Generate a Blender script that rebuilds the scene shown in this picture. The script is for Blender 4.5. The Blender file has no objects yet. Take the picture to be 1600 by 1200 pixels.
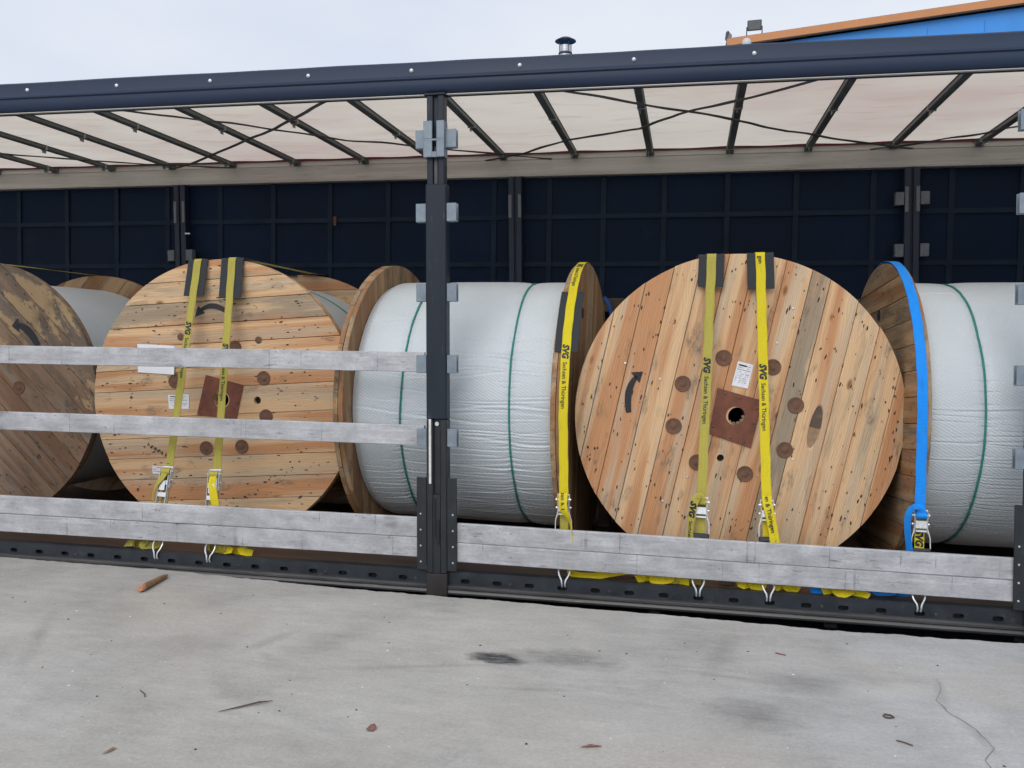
import bpy, math, random
import numpy as np
from mathutils import Matrix, Vector, noise as mnoise
rnd = random.Random(7)
scene = bpy.context.scene
COL = scene.collection
PI = math.pi
rad = math.radians

# ------------------------------------------------------------------ camera
cam_data = bpy.data.cameras.new('camera')
cam = bpy.data.objects.new('camera', cam_data); COL.objects.link(cam)
cam_data.sensor_fit = 'HORIZONTAL'; cam_data.sensor_width = 36.0
cam_data.lens = 1351.24 / 1600 * 36.0
cam_data.clip_end = 3000; cam_data.clip_start = 0.05
YAW, PITCH, ROLL = 0.19888, -0.0482, 0.0137
fwd = Vector((-math.sin(YAW) * math.cos(PITCH), math.cos(YAW) * math.cos(PITCH), math.sin(PITCH)))
rgt = Vector((math.cos(YAW), math.sin(YAW), 0)); up = rgt.cross(fwd)
r2 = rgt * math.cos(ROLL) + up * math.sin(ROLL); u2 = -rgt * math.sin(ROLL) + up * math.cos(ROLL)
m4 = Matrix((r2, u2, -fwd)).transposed().to_4x4(); m4.translation = Vector((1.3677, -4.6541, 1.2933))
cam.matrix_world = m4
scene.camera = cam

# ------------------------------------------------------------------ sky, sun, exposure
SUN_EL, SUN_AZ = rad(40), rad(10)          # sun behind the camera, thin cloud in front of it
world = bpy.data.worlds.new('World'); scene.world = world; world.use_nodes = True
wn = world.node_tree; wn.nodes.clear()
def wnode(t): return wn.nodes.new(t)
w_out = wnode('ShaderNodeOutputWorld'); w_bg = wnode('ShaderNodeBackground'); w_sky = wnode('ShaderNodeTexSky')
w_sky.sky_type = 'NISHITA'; w_sky.sun_disc = False; w_sky.sun_elevation = SUN_EL; w_sky.sun_rotation = PI + SUN_AZ
w_sky.air_density = 1.0; w_sky.dust_density = 2.0
w_tc = wnode('ShaderNodeTexCoord'); w_no = wnode('ShaderNodeTexNoise'); w_no.inputs['Scale'].default_value = 2.2; w_no.inputs['Detail'].default_value = 4
w_mp = wnode('ShaderNodeMapping'); w_mp.inputs['Scale'].default_value = (1, 1, 2.6)
w_rp = wnode('ShaderNodeValToRGB')
w_rp.color_ramp.elements[0].position = 0.32; w_rp.color_ramp.elements[0].color = (7.2, 7.85, 9.2, 1)
w_rp.color_ramp.elements[1].position = 0.68; w_rp.color_ramp.elements[1].color = (8.9, 9.25, 9.75, 1)
w_mx = wnode('ShaderNodeMix'); w_mx.data_type = 'RGBA'; w_mx.inputs[0].default_value = 0.93
wn.links.new(w_tc.outputs['Generated'], w_mp.inputs['Vector']); wn.links.new(w_mp.outputs[0], w_no.inputs['Vector'])
wn.links.new(w_no.outputs[0], w_rp.inputs[0]); wn.links.new(w_sky.outputs[0], w_mx.inputs[6]); wn.links.new(w_rp.outputs[0], w_mx.inputs[7])
wn.links.new(w_mx.outputs[2], w_bg.inputs['Color']); w_bg.inputs['Strength'].default_value = 0.1
wn.links.new(w_bg.outputs[0], w_out.inputs['Surface'])
sun_d = bpy.data.lights.new('sun', 'SUN'); sun = bpy.data.objects.new('sun', sun_d); COL.objects.link(sun)
sun_d.energy = 1.5; sun_d.angle = rad(45); sun_d.color = (1.0, 0.965, 0.92)
sun.rotation_euler = (PI / 2 - SUN_EL, 0, -SUN_AZ)
vs = scene.view_settings
scene.display_settings.display_device = 'sRGB'
vs.view_transform = 'Standard'; vs.look = 'None'; vs.exposure = 0.0; vs.gamma = 1.0; vs.use_curve_mapping = False
cy = scene.cycles; cy.max_bounces = 5; cy.diffuse_bounces = 3; cy.glossy_bounces = 2; cy.transmission_bounces = 3; cy.transparent_max_bounces = 4; cy.caustics_reflective = False; cy.caustics_refractive = False; cy.use_adaptive_sampling = True; cy.adaptive_threshold = .03
scene.render.resolution_x = 1024; scene.render.resolution_y = 768

# ------------------------------------------------------------------ material helpers
class G:
    def __init__(s, name):
        s.m = bpy.data.materials.new(name); s.m.use_nodes = True; s.t = s.m.node_tree; s.t.nodes.clear()
        s.out = s.n('ShaderNodeOutputMaterial'); s.b = s.n('ShaderNodeBsdfPrincipled'); s.l(s.b.outputs[0], s.out.inputs[0])
    def n(s, t): return s.t.nodes.new(t)
    def l(s, a, b): s.t.links.new(a, b)
    def put(s, sock, v):
        if isinstance(v, bpy.types.NodeSocket): s.l(v, sock)
        elif sock.type == 'RGBA' and not isinstance(v, (int, float)): sock.default_value = tuple(v) if len(v) == 4 else tuple(v) + (1,)
        elif sock.type == 'VECTOR' and isinstance(v, (int, float)): sock.default_value = (v, v, v)
        else: sock.default_value = v
    def set(s, **k):
        for a, v in k.items(): s.put(s.b.inputs[a.replace('_', ' ')], v)
        return s
    def tc(s, which='Object'): return s.n('ShaderNodeTexCoord').outputs[which]
    def oi(s, which): return s.n('ShaderNodeObjectInfo').outputs[which]
    def map(s, vec, scale=(1, 1, 1), loc=(0, 0, 0), rot=(0, 0, 0)):
        k = s.n('ShaderNodeMapping'); s.put(k.inputs['Vector'], vec); s.put(k.inputs['Scale'], scale); s.put(k.inputs['Location'], loc); s.put(k.inputs['Rotation'], rot); return k.outputs[0]
    def noise(s, vec, scale=5, detail=3, rough=.5, dist=0, out=0):
        k = s.n('ShaderNodeTexNoise'); s.put(k.inputs['Vector'], vec); s.put(k.inputs['Scale'], scale); s.put(k.inputs['Detail'], detail); s.put(k.inputs['Roughness'], rough); s.put(k.inputs['Distortion'], dist); return k.outputs[out]
    def vor(s, vec, scale=5, feat='F1', out='Distance', rnd_=1.0):
        k = s.n('ShaderNodeTexVoronoi'); k.feature = feat; s.put(k.inputs['Vector'], vec); s.put(k.inputs['Scale'], scale); s.put(k.inputs['Randomness'], rnd_); return k.outputs[out]
    def wave(s, vec, scale=5, dist=2, detail=2, dscale=1, dirn='Y'):
        k = s.n('ShaderNodeTexWave'); k.bands_direction = dirn; s.put(k.inputs['Vector'], vec); s.put(k.inputs['Scale'], scale); s.put(k.inputs['Distortion'], dist); s.put(k.inputs['Detail'], detail); s.put(k.inputs['Detail Scale'], dscale); return k.outputs[1]
    def ramp(s, f, stops):
        k = s.n('ShaderNodeValToRGB'); e = k.color_ramp.elements
        while len(e) < len(stops): e.new(.5)
        for i, (p, c) in enumerate(stops):
            e[i].position = p; e[i].color = (c, c, c, 1) if isinstance(c, (int, float)) else tuple(c) + (1,)
        s.put(k.inputs[0], f); return k.outputs[0]
    def mr(s, f, a, b, c=0., d=1.):
        k = s.n('ShaderNodeMapRange'); s.put(k.inputs[0], f); s.put(k.inputs[1], a); s.put(k.inputs[2], b); s.put(k.inputs[3], c); s.put(k.inputs[4], d); return k.outputs[0]
    def mix(s, f, a, b, mode='MIX'):
        k = s.n('ShaderNodeMix'); k.data_type = 'RGBA'; k.blend_type = mode; s.put(k.inputs[0], f); s.put(k.inputs[6], a); s.put(k.inputs[7], b); return k.outputs[2]
    def math(s, op, a, b=0.0):
        k = s.n('ShaderNodeMath'); k.operation = op; s.put(k.inputs[0], a); s.put(k.inputs[1], b); return k.outputs[0]
    def vadd(s, a, b):
        k = s.n('ShaderNodeVectorMath'); k.operation = 'ADD'; s.put(k.inputs[0], a); s.put(k.inputs[1], b); return k.outputs[0]
    def sep(s, v):
        k = s.n('ShaderNodeSeparateXYZ'); s.put(k.inputs[0], v); return k.outputs
    def comb(s, x, y, z):
        k = s.n('ShaderNodeCombineXYZ'); s.put(k.inputs[0], x); s.put(k.inputs[1], y); s.put(k.inputs[2], z); return k.outputs[0]
    def bump(s, h, strength=.3, dist=.01):
        k = s.n('ShaderNodeBump'); s.put(k.inputs['Height'], h); s.put(k.inputs['Strength'], strength); s.put(k.inputs['Distance'], dist); s.l(k.outputs[0], s.b.inputs['Normal']); return k.outputs[0]

def wood(name, light, heart, grey, chips=False, dark=1.0):
    """boards: x of the object runs along the grain; object colour = (heartwood, weathering, dirt)"""
    g = G(name); co = g.tc(); rn = g.oi('Random')
    off = g.comb(g.math('MULTIPLY', rn, 91.0), g.math('MULTIPLY', rn, 37.0), g.math('MULTIPLY', rn, 53.0))
    v = g.vadd(co, off)
    oc = g.n('ShaderNodeSeparateColor'); g.l(g.oi('Color'), oc.inputs[0])
    hb, gb, db = oc.outputs[0], oc.outputs[1], oc.outputs[2]
    warp = g.noise(g.map(v, (1.1, 3.0, 3.0)), 1.6, 2, .5)
    big = g.noise(g.map(v, (.45, 8.5, 8.5)), 1.3, 2, .5, .3)
    hf = g.mr(g.math('ADD', big, g.math('MULTIPLY', g.math('SUBTRACT', hb, .5), .62)), .45, .58)
    c = g.mix(g.math('MULTIPLY', hf, .97), light, heart)
    pz = g.noise(g.map(v, (.5, 10, 10), (17, 5, 2)), 1.2, 2, .5, .2)
    c = g.mix(g.mr(pz, .52, .60, 0, .62), c, tuple(x * 1.75 for x in grey))
    # growth rings and fibre
    y2 = g.math('ADD', g.math('MULTIPLY', g.sep(v)[1], 1.0), g.math('MULTIPLY', warp, .16))
    ring = g.wave(g.comb(g.math('MULTIPLY', g.sep(v)[0], .05), y2, 0.0), 26, 3.5, 2, 1.2)
    c = g.mix(g.mr(ring, .45, 1, 0, .22), c, g.mix(1., c, (.66, .48, .36), 'MULTIPLY'))
    fib = g.noise(g.map(v, (2.4, 95, 95)), 1.5, 3, .66)
    c = g.mix(1., c, g.ramp(fib, [(.25, .82), (.5, 1.0), (.75, 1.08)]), 'MULTIPLY')
    # grey weathering
    wz = g.noise(g.map(v, (1.6, 11, 11)), 1.4, 4, .62)
    wf = g.mr(g.math('ADD', wz, g.math('MULTIPLY', g.math('SUBTRACT', gb, .5), .9)), .50, .72)
    c = g.mix(g.math('MULTIPLY', wf, .85), c, g.mix(fib, tuple(x * .62 for x in grey), tuple(x * 1.25 for x in grey)))
    # blotchy blue stain in the sapwood
    bz = g.noise(g.map(v, (4.5, 9, 9), (31, 3, 8)), 1.0, 2, .5); bf = g.noise(g.map(v, (22, 60, 60)), 1.3, 3, .7)
    c = g.mix(g.math('MULTIPLY', g.mr(bz, .60, .70), g.mr(bf, .42, .62, .15, .75)), c, tuple(x * .55 for x in grey))
    # dirt streaks and dark rub marks
    dz = g.noise(g.map(v, (5, 22, 22)), 1.0, 4, .7)
    df = g.mr(g.math('ADD', dz, g.math('MULTIPLY', g.math('SUBTRACT', db, .5), .5)), .60, .74)
    c = g.mix(g.math('MULTIPLY', df, .62), c, (.07, .05, .04))
    # knots
    kv = g.map(v, (4.2, 9.5, 0.01))
    kd = g.vor(kv, 1.0); kc = g.vor(kv, 1.0, out='Color')
    ks = g.n('ShaderNodeSeparateColor'); g.l(kc, ks.inputs[0])
    kon = g.math('GREATER_THAN', ks.outputs[0], .66)
    ksz = g.mr(ks.outputs[1], 0, 1, .06, .15)
    kf = g.math('MULTIPLY', kon, g.mr(g.math('DIVIDE', kd, ksz), .55, 1.15, 1, 0))
    c = g.mix(g.math('MULTIPLY', kf, .8), c, g.mix(g.mr(g.math('DIVIDE', kd, ksz), .0, .9), (.10, .045, .022), (.30, .125, .055)))
    if chips:
        cz = g.noise(g.map(co, (1.7, 3.2, 3.2), (0, 0, 3)), 1.25, 5, .66)
        gw = g.tc('Generated')
        cf = g.mr(g.math('ADD', cz, g.math('MULTIPLY', g.math('SUBTRACT', gb, .5), .30)), .565, .60)
        c = g.mix(cf, c, g.mix(fib, (.36, .24, .13), (.54, .39, .22)))
        sz = g.noise(g.map(co, (1.2, 1.7, 1.7), (4, 1, 0)), 2.1, 4, .6)
        c = g.mix(g.mr(sz, .54, .68, 0, .65), c, (.065, .055, .048))
    c = g.mix(1., c, (dark, dark, dark), 'MULTIPLY')
    g.set(Base_Color=c, Roughness=g.mr(fib, .2, .8, .62, .82), Specular_IOR_Level=.25)
    h = g.math('ADD', g.math('MULTIPLY', fib, .6), g.math('ADD', g.math('MULTIPLY', ring, .25), g.math('MULTIPLY', kf, -.5)))
    saw = g.noise(g.map(v, (160, 9, 9)), 1.0, 2, .5); h = g.math('ADD', h, g.math('MULTIPLY', saw, .35))
    g.bump(h, .55, .0038)
    return g.m

M = {}
M['pine'] = wood('pine_boards', (.70, .475, .275), (.54, .275, .135), (.31, .255, .185))
M['pine_old'] = wood('old_pine_boards', (.42, .285, .16), (.30, .155, .072), (.17, .135, .10))
M['pine_rough'] = wood('battered_pine_boards', (.31, .205, .135), (.25, .145, .09), (.18, .148, .12), chips=True, dark=.82)
M['pine_edge'] = wood('sawn_pine', (.60, .38, .20), (.50, .27, .13), (.33, .25, .17))

def plain(name, col, rough=.5, metal=0., var=.15, scale=8, dirt=None, dirt_f=.0, bump=.0, bscale=60, spec=.5, stretch=(1, 1, 1)):
    g = G(name); v = g.map(g.tc(), stretch)
    f = g.noise(v, scale, 5, .6)
    c = g.mix(1., tuple(col), g.ramp(f, [(.25, 1 - var), (.75, 1 + var)]), 'MULTIPLY')
    if dirt:
        d = g.noise(g.map(v, (1, 1, 1), (7, 3, 1)), scale * 1.7, 6, .68)
        c = g.mix(g.mr(d, .62 - dirt_f * .3, .75 - dirt_f * .3, 0, .85), c, tuple(dirt))
    g.set(Base_Color=c, Roughness=g.mr(f, .2, .8, max(.05, rough - .1), min(1, rough + .1)), Metallic=metal, Specular_IOR_Level=spec)
    if bump: g.bump(g.noise(v, bscale, 4, .6), bump, .004)
    return g.m
M['navy_paint'] = plain('navy_paint', (.013, .024, .050), .5, 0, .25, 3, (.06, .06, .065), .05)
M['rail_skin'] = plain('navy_rail_paint', (.019, .033, .068), .50, 0, .2, 2.5, (.034, .048, .080), .0, spec=.3, stretch=(.3, 1, 1))
M['post_paint'] = plain('dark_post_paint', (.011, .018, .030), .45, 0, .25, 7, (.12, .12, .12), -.03, stretch=(3, 3, .35), spec=.35)
M['base_paint'] = plain('black_base_paint', (.014, .018, .022), .45, 0, .3, 11, (.085, .08, .075), .0, stretch=(2, 2, .7))
M['pocket'] = plain('grey_blue_steel', (.205, .25, .295), .45, .2, .2, 18, (.085, .09, .095), -.04)
M['pocket_dark'] = plain('rear_pocket_steel', (.16, .18, .20), .5, .25, .2, 20, (.07, .07, .08), .05)
M['zinc'] = plain('zinc_plated_steel', (.74, .76, .78), .30, .55, .2, 40, (.25, .25, .25), -.05)
M['black_rubber'] = plain('black_rubber_mat', (.022, .026, .031), .78, 0, .3, 30, (.06, .065, .07), -.03, .25, 160)
M['black_plastic'] = plain('black_grip', (.03, .032, .036), .5)
M['black_paint'] = plain('black_stencil_paint', (.020, .021, .026), .7, 0, .3, 25, (.20, .13, .08), -.14)
M['ink'] = plain('black_print', (.012, .012, .014), .6)
M['grey_ink'] = plain('grey_print', (.32, .33, .36), .7)
M['red_ink'] = plain('red_print', (.55, .12, .10), .7)
M['paper'] = plain('white_paper', (.78, .80, .84), .7, 0, .05, 6)
M['rust'] = plain('rusty_steel', (.185, .066, .040), .75, .1, .35, 16, (.16, .13, .11), -.06, .35, 90)
M['rust_washer'] = plain('rusty_washer', (.155, .078, .048), .72, .1, .4, 30, (.21, .16, .12), .02, .4, 120)
M['rust_foot'] = plain('rust_stained_paint', (.028, .024, .023), .7, .1, .4, 14, (.16, .068, .028), .02)
M['twine'] = plain('green_twine', (.025, .215, .18), .75, 0, .35, 60)
M['blue_rope'] = plain('blue_rope', (.02, .10, .35), .7)
M['dark_hole'] = plain('dark_nail_rust', (.055, .030, .020), .9, 0, .6, 3, (.14, .075, .045), .12)
M['rear_curtain'] = plain('navy_tarpaulin', (.0085, .019, .044), .6, 0, .35, 1.2, (.013, .026, .052), .05, .15, 9, spec=.12)
M['curtain_band'] = plain('navy_webbing_band', (.021, .033, .056), .65, 0, .25, 4, spec=.1)
M['roof_bow'] = plain('dark_green_grey_steel', (.085, .098, .100), .5, .1, .3, 8, (.12, .12, .11), -.05)
M['clip'] = plain('pale_clip', (.30, .31, .30), .5, .4)
M['cable'] = plain('dark_brace_strap', (.10, .098, .105), .7)
M['red_band'] = plain('dark_red_webbing', (.10, .012, .02), .7)
M['rave'] = plain('blue_black_chassis_paint', (.020, .026, .034), .5, .1, .4, 9, (.075, .062, .052), .06, .2, 40)
M['rub_rail'] = plain('worn_rub_rail', (.075, .074, .075), .45, .35, .4, 7, (.17, .155, .135), .10, .2, 50, stretch=(.35, 2, 2))
M['under'] = plain('dark_underframe_and_hole_shade', (.012, .012, .013), .8)  # chassis black, also painted on discs as the shade inside holes
M['floor_ply'] = plain('brown_film_plywood', (.125, .088, .068), .6, 0, .35, 5, (.20, .15, .11), .02, .15, 60, stretch=(.4, 1, 1))
M['blue_steel'] = plain('blue_cladding', (.045, .30, .82), .5, 0, .10, 1.1, (.02, .16, .52), -.12, stretch=(1, 1, .25))
M['orange_trim'] = plain('orange_fascia', (.60, .255, .10), .6, 0, .08, 1.5)
M['roof_sheet'] = plain('grey_roof_sheet', (.25, .26, .28), .6)
M['lamp_case'] = plain('grey_lamp_case', (.075, .08, .11), .5)
M['lamp_glass'] = plain('lamp_glass', (.16, .17, .17), .18, 0, .1, 3)
M['white_plastic'] = plain('white_plastic', (.62, .63, .64), .5)
M['flue'] = plain('stainless_flue', (.50, .52, .55), .35, .7, .15, 8)
M['flue_dark'] = plain('sooty_cowl', (.055, .055, .075), .6, .2)
M['bark'] = plain('peeled_stake', (.26, .155, .075), .8, 0, .35, 30, (.10, .06, .035), .05, .4, 90)
M['orange_mark'] = plain('orange_marking_paint', (.50, .24, .14), .7, 0, .4, 60, (.3, .2, .13), .1)
M['leaf'] = plain('dry_leaf', (.20, .10, .075), .8, 0, .45, 60)
M['twig'] = plain('dark_twig', (.10, .07, .05), .85, 0, .4, 60)
M['grit'] = plain('dark_grit', (.05, .045, .042), .9)
M['grit_light'] = plain('pale_grit', (.62, .61, .58), .9)
M['yard'] = plain('yard_concrete', (.20, .20, .19), .9, 0, .2, .6)
M['crack'] = plain('crack_dirt', (.25, .243, .235), .95, 0, .4, 12)
M['oval_grey'] = plain('cut_end_grain', (.30, .20, .115), .8, 0, .3, 30)
M['white_lever'] = plain('white_painted_lever', (.66, .66, .62), .5, 0, .2, 30, (.2, .2, .2), -.08)

def webbing(name, col, worn, wornf):
    g = G(name); co = g.tc('UV'); s = g.sep(co)
    rib = g.wave(co, 1.0, 0, 0, 1, 'X')
    n1 = g.noise(g.map(co, (3.0, 26, 1)), 1.0, 5, .65)
    c = g.mix(g.mr(n1, .62 - wornf, .82 - wornf, 0, .8), tuple(col), tuple(worn))
    weave = g.noise(g.map(co, (260, 30, 1)), 1.0, 2, .5)
    c = g.mix(1., c, g.ramp(weave, [(.3, .86), (.7, 1.06)]), 'MULTIPLY')
    gr = g.noise(g.map(co, (7, 1.3, 1), (5, 0, 0)), 1.0, 5, .7); c = g.mix(g.mr(gr, .52, .74, 0, .45), c, g.mix(1., c, (.55, .5, .45), 'MULTIPLY'))
    edge = g.math('ABSOLUTE', g.math('SUBTRACT', s[1], .5))
    c = g.mix(g.mr(edge, .40, .47, 0, .25), c, g.mix(1., c, (.6, .6, .5), 'MULTIPLY'))
    g.set(Base_Color=c, Roughness=.62, Specular_IOR_Level=.35)
    w2 = g.math('SINE', g.math('MULTIPLY', s[1], 75.0)); w3 = g.math('SINE', g.math('MULTIPLY', s[0], 900.0))
    g.bump(g.math('ADD', w2, g.math('MULTIPLY', w3, .7)), .4, .0015)
    return g.m
M['yellow'] = webbing('yellow_webbing', (.74, .60, .012), (.42, .36, .06), .02)
M['yellow_worn'] = webbing('worn_yellow_webbing', (.50, .43, .075), (.24, .22, .075), .14)
M['blue_web'] = webbing('blue_webbing', (.004, .285, .93), (.006, .20, .68), -.05)

def concrete():
    g = G('dock_concrete'); v = g.tc()
    s = g.sep(v)
    b1 = g.noise(v, .55, 3, .6); b2 = g.noise(g.map(v, (1, 1, 1), (9, 4, 0)), 2.3, 5, .68); fine = g.noise(v, 55, 3, .75)
    c = g.mix(g.mr(b1, .3, .7), (.39, .376, .35), (.49, .478, .458))
    c = g.mix(g.mr(s[0], .2, 2.6, 0, .9), c, g.mix(1., c, (.97, 1.02, 1.09), 'MULTIPLY'))
    c = g.mix(1., c, g.ramp(b2, [(.25, .78), (.5, 1.0), (.75, 1.12)]), 'MULTIPLY')
    b3 = g.noise(g.map(v, (3, 9, 1), (1, 2, 0), (0, 0, rad(14))), 1.6, 4, .65); c = g.mix(1., c, g.ramp(b3, [(.3, .90), (.7, 1.07)]), 'MULTIPLY')
    warm = g.noise(g.map(v, (1, 1, 1), (2, 7, 0)), .9, 3, .5)
    c = g.mix(g.mr(warm, .52, .70, 0, .45), c, (.46, .41, .355))
    c = g.mix(1., c, g.ramp(fine, [(.25, .87), (.75, 1.09)]), 'MULTIPLY')
    agg = g.vor(g.map(v, (1, 1, .01)), 160, out='Color'); ag = g.n('ShaderNodeSeparateColor'); g.l(agg, ag.inputs[0]); c = g.mix(1., c, g.ramp(ag.outputs[0], [(.0, .95), (1., 1.04)]), 'MULTIPLY')
    # pitted pale and dark specks
    sp = g.vor(g.map(v, (1, 1, .01)), 26); c = g.mix(g.mr(sp, .03, .06, .5, 0), c, (.20, .19, .18))
    # broom lines
    br = g.wave(g.map(v, (1, 1, 1), (0, 0, 0), (0, 0, rad(68))), 28, 4.5, 2, 1.4, 'X')
    bm = g.noise(g.map(v, (1, 1, 1), (3, 3, 0)), 1.1, 3, .5)
    brm = g.math('MULTIPLY', br, g.mr(bm, .42, .66))
    c = g.mix(g.math('MULTIPLY', brm, .24), c, (.25, .25, .25))
    # oil and tyre stains with their own ragged outline
    wob = g.noise(v, 7, 3, .7)
    streak = g.noise(g.map(v, (9, 30, 1), (0, 0, 0), (0, 0, rad(-12))), 1.2, 3, .7)
    def stain(x, y, rx, ry, rot, amt, col=(.055, .058, .068), lo=.35):
        nonlocal c
        q = g.map(g.vadd(v, (-x, -y, 0)), (1, 1, 0), (0, 0, 0), (0, 0, rad(rot)))
        q = g.map(q, (1 / rx, 1 / ry, 1))
        k = g.n('ShaderNodeVectorMath'); k.operation = 'LENGTH'; g.l(q, k.inputs[0])
        d = g.math('ADD', k.outputs['Value'], g.math('MULTIPLY', g.math('SUBTRACT', wob, .5), 1.1))
        f = g.math('MULTIPLY', g.mr(d, lo, 1.05, amt, 0), g.mr(streak, .25, .6, .45, 1))
        c = g.mix(f, c, col)
    stain(.565, -1.01, .15, .075, 8, 1.0, (.045, .048, .058), .62)
    stain(.87, -.95, .28, .13, 0, .50)
    stain(1.85, -.99, .24, .15, 10, .50, (.10, .10, .105), .1)
    stain(1.66, -1.36, .19, .13, 30, .55, (.10, .10, .105), .1)
    stain(1.55, -.72, .07, .35, 12, .30, (.14, .14, .14), .1)
    stain(-.2, -.95, .13, .34, 25, .32, (.17, .165, .16), .1)
    stain(-1.3, -1.0, .45, .22, 60, .20, (.19, .185, .18), .1)
    stain(1.2, -1.55, .5, .2, 5, .25, (.46, .45, .43), .1)
    for x_, y_, rx, ry, ro in ((-.48, -1.05, .05, .22, -18), (-.40, -1.22, .12, .03, -35), (.32, -1.17, .42, .028, 17), (.80, -1.31, .25, .025, 8), (1.55, -.99, .35, .03, -8), (2.40, -.95, .03, .2, -10), (2.42, -1.35, .03, .22, 8), (-1.55, -1.2, .05, .5, 30)):
        stain(x_, y_, rx, ry, -ro, .42, (.20, .195, .185), .0)
    for x_, y_, rx, ry, ro in ((-1.35, -.36, 1.4, .010, -4), (-.55, -.52, .5, .008, 3), (1.5, -.42, .9, .012, 2), (-.2, -1.75, .5, .05, -20), (2.2, -1.0, .4, .1, 14)):
        stain(x_, y_, rx, ry, -ro, .40, (.56, .55, .53), .0)
    g.set(Base_Color=c, Roughness=g.mr(b2, .2, .8, .78, .92), Specular_IOR_Level=.3)
    g.bump(g.math('ADD', g.math('MULTIPLY', fine, .7), g.math('MULTIPLY', b2, .8)), .5, .006)
    return g.m
M['concrete'] = concrete()

def slat_mat():
    g = G('scuffed_aluminium_board'); co = g.tc(); rn = g.oi('Random')
    v = g.vadd(co, g.comb(g.math('MULTIPLY', rn, 60.0), 0.0, g.math('MULTIPLY', rn, 9.0)))
    a = g.noise(g.map(v, (5.5, 8, 9)), 1.3, 5, .62); b = g.noise(g.map(v, (30, 50, 60)), 1.6, 3, .6)
    big = g.noise(g.map(v, (1.1, 3, 5)), 1.7, 3, .5)
    c = g.mix(g.mr(a, .34, .66), (.39, .398, .42), (.60, .608, .635))
    c = g.mix(g.mr(big, .40, .65, 0, .5), c, (.36, .36, .37))
    c = g.mix(1., c, g.ramp(b, [(.28, .88), (.6, 1.04)]), 'MULTIPLY')
    sc = g.noise(g.map(v, (6.5, 40, 60), (5, 2, 8)), 1.4, 5, .70)
    patch = g.noise(g.map(v, (2.4, 6, 9), (1, 1, 4)), 1.6, 2, .5)
    c = g.mix(g.math('MULTIPLY', g.mr(sc, .57, .67), g.mr(patch, .46, .62, .0, .65)), c, (.06, .058, .06))
    st = g.noise(g.map(v, (2.2, 30, 48), (3, 7, 1)), 1.2, 4, .6); c = g.mix(g.mr(st, .56, .72, 0, .4), c, (.20, .20, .21)); c = g.mix(g.mr(st, .42, .30, 0, .45), c, (.70, .705, .72))
    sp = g.noise(g.map(v, (30, 60, 60), (2, 2, 8)), 1.3, 3, .6)
    c = g.mix(g.math('MULTIPLY', g.mr(sp, .66, .72), g.mr(patch, .45, .60, 0, .8)), c, (.05, .048, .05))
    ln = g.vor(g.comb(g.math('MULTIPLY', g.sep(v)[0], 2.3), 0.0, 0.0), 1.0, 'DISTANCE_TO_EDGE')
    c = g.mix(g.math('MULTIPLY', g.mr(ln, .002, .006, .6, 0), g.mr(patch, .4, .6)), c, (.16, .16, .17))
    g.set(Base_Color=c, Roughness=g.mr(a, .2, .8, .40, .6), Metallic=.35)
    g.bump(g.math('ADD', g.math('MULTIPLY', a, 1.5), g.math('MULTIPLY', sc, -.5)), .25, .003)
    return g.m
M['slat'] = slat_mat()

def rear_rail_mat():
    g = G('dull_aluminium_rail'); v = g.tc()
    a = g.noise(g.map(v, (.5, 6, 10)), 1.5, 5, .6); b = g.noise(g.map(v, (2.5, 20, 30)), 1.3, 4, .65)
    c = g.mix(g.mr(a, .3, .7), (.44, .415, .375), (.62, .595, .55))
    c = g.mix(g.mr(b, .58, .72, 0, .5), c, (.26, .24, .21))
    g.set(Base_Color=c, Roughness=.5, Metallic=.05); return g.m
M['rear_rail'] = rear_rail_mat()

def tarp_mat():
    g = G('translucent_roof_tarpaulin'); v = g.tc()
    a = g.noise(g.map(v, (1.0, 1.8, 1)), .9, 5, .6); p = g.noise(g.map(v, (.5, 1.1, 1), (4, 8, 0)), .8, 4, .55)
    st = g.noise(g.map(v, (1.4, 9, 1), (2, 3, 0)), 1.2, 6, .65)
    c = g.mix(g.mr(a, .3, .7), (.66, .60, .51), (.74, .685, .595))
    c = g.mix(g.mr(p, .46, .66, 0, .85), c, (.60, .475, .42))
    c = g.mix(g.mr(st, .56, .74, 0, .5), c, (.42, .28, .22))
    g.t.nodes.remove(g.b)
    d = g.n('ShaderNodeBsdfDiffuse'); t = g.n('ShaderNodeBsdfTranslucent'); mx = g.n('ShaderNodeMixShader'); mx.inputs[0].default_value = .72
    g.l(c, d.inputs[0]); g.l(c, t.inputs[0]); g.l(d.outputs[0], mx.inputs[1]); g.l(t.outputs[0], mx.inputs[2]); g.l(mx.outputs[0], g.out.inputs[0])
    return g.m
M['tarp'] = tarp_mat()

def foil_mat(name, base):
    g = G(name); uv = g.tc('UV')
    n1 = g.noise(uv, 1.5, 4, .6)
    c = g.mix(1., base, g.ramp(n1, [(.3, .93), (.7, 1.05)]), 'MULTIPLY')
    dt = g.noise(g.map(uv, (3, 14, 1), (3, 1, 0)), 1.2, 6, .7)
    c = g.mix(g.mr(dt, .60, .78, 0, .30), c, (.33, .33, .32))
    bub = g.vor(g.map(uv, (1, 1.0, 1), (0, 0, 0), (0, 0, rad(30))), 66, rnd_=.12)
    cr = g.noise(g.map(uv, (2.2, 46, 1)), 1.0, 3, .6)
    g.set(Base_Color=c, Roughness=.42, Specular_IOR_Level=.5, Sheen_Weight=.05)
    g.bump(g.math('ADD', g.math('MULTIPLY', bub, -.9), g.math('MULTIPLY', cr, .35)), .5, .006)
    return g.m
M['foil'] = foil_mat('white_bubble_wrap', (.555, .605, .635))

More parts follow.
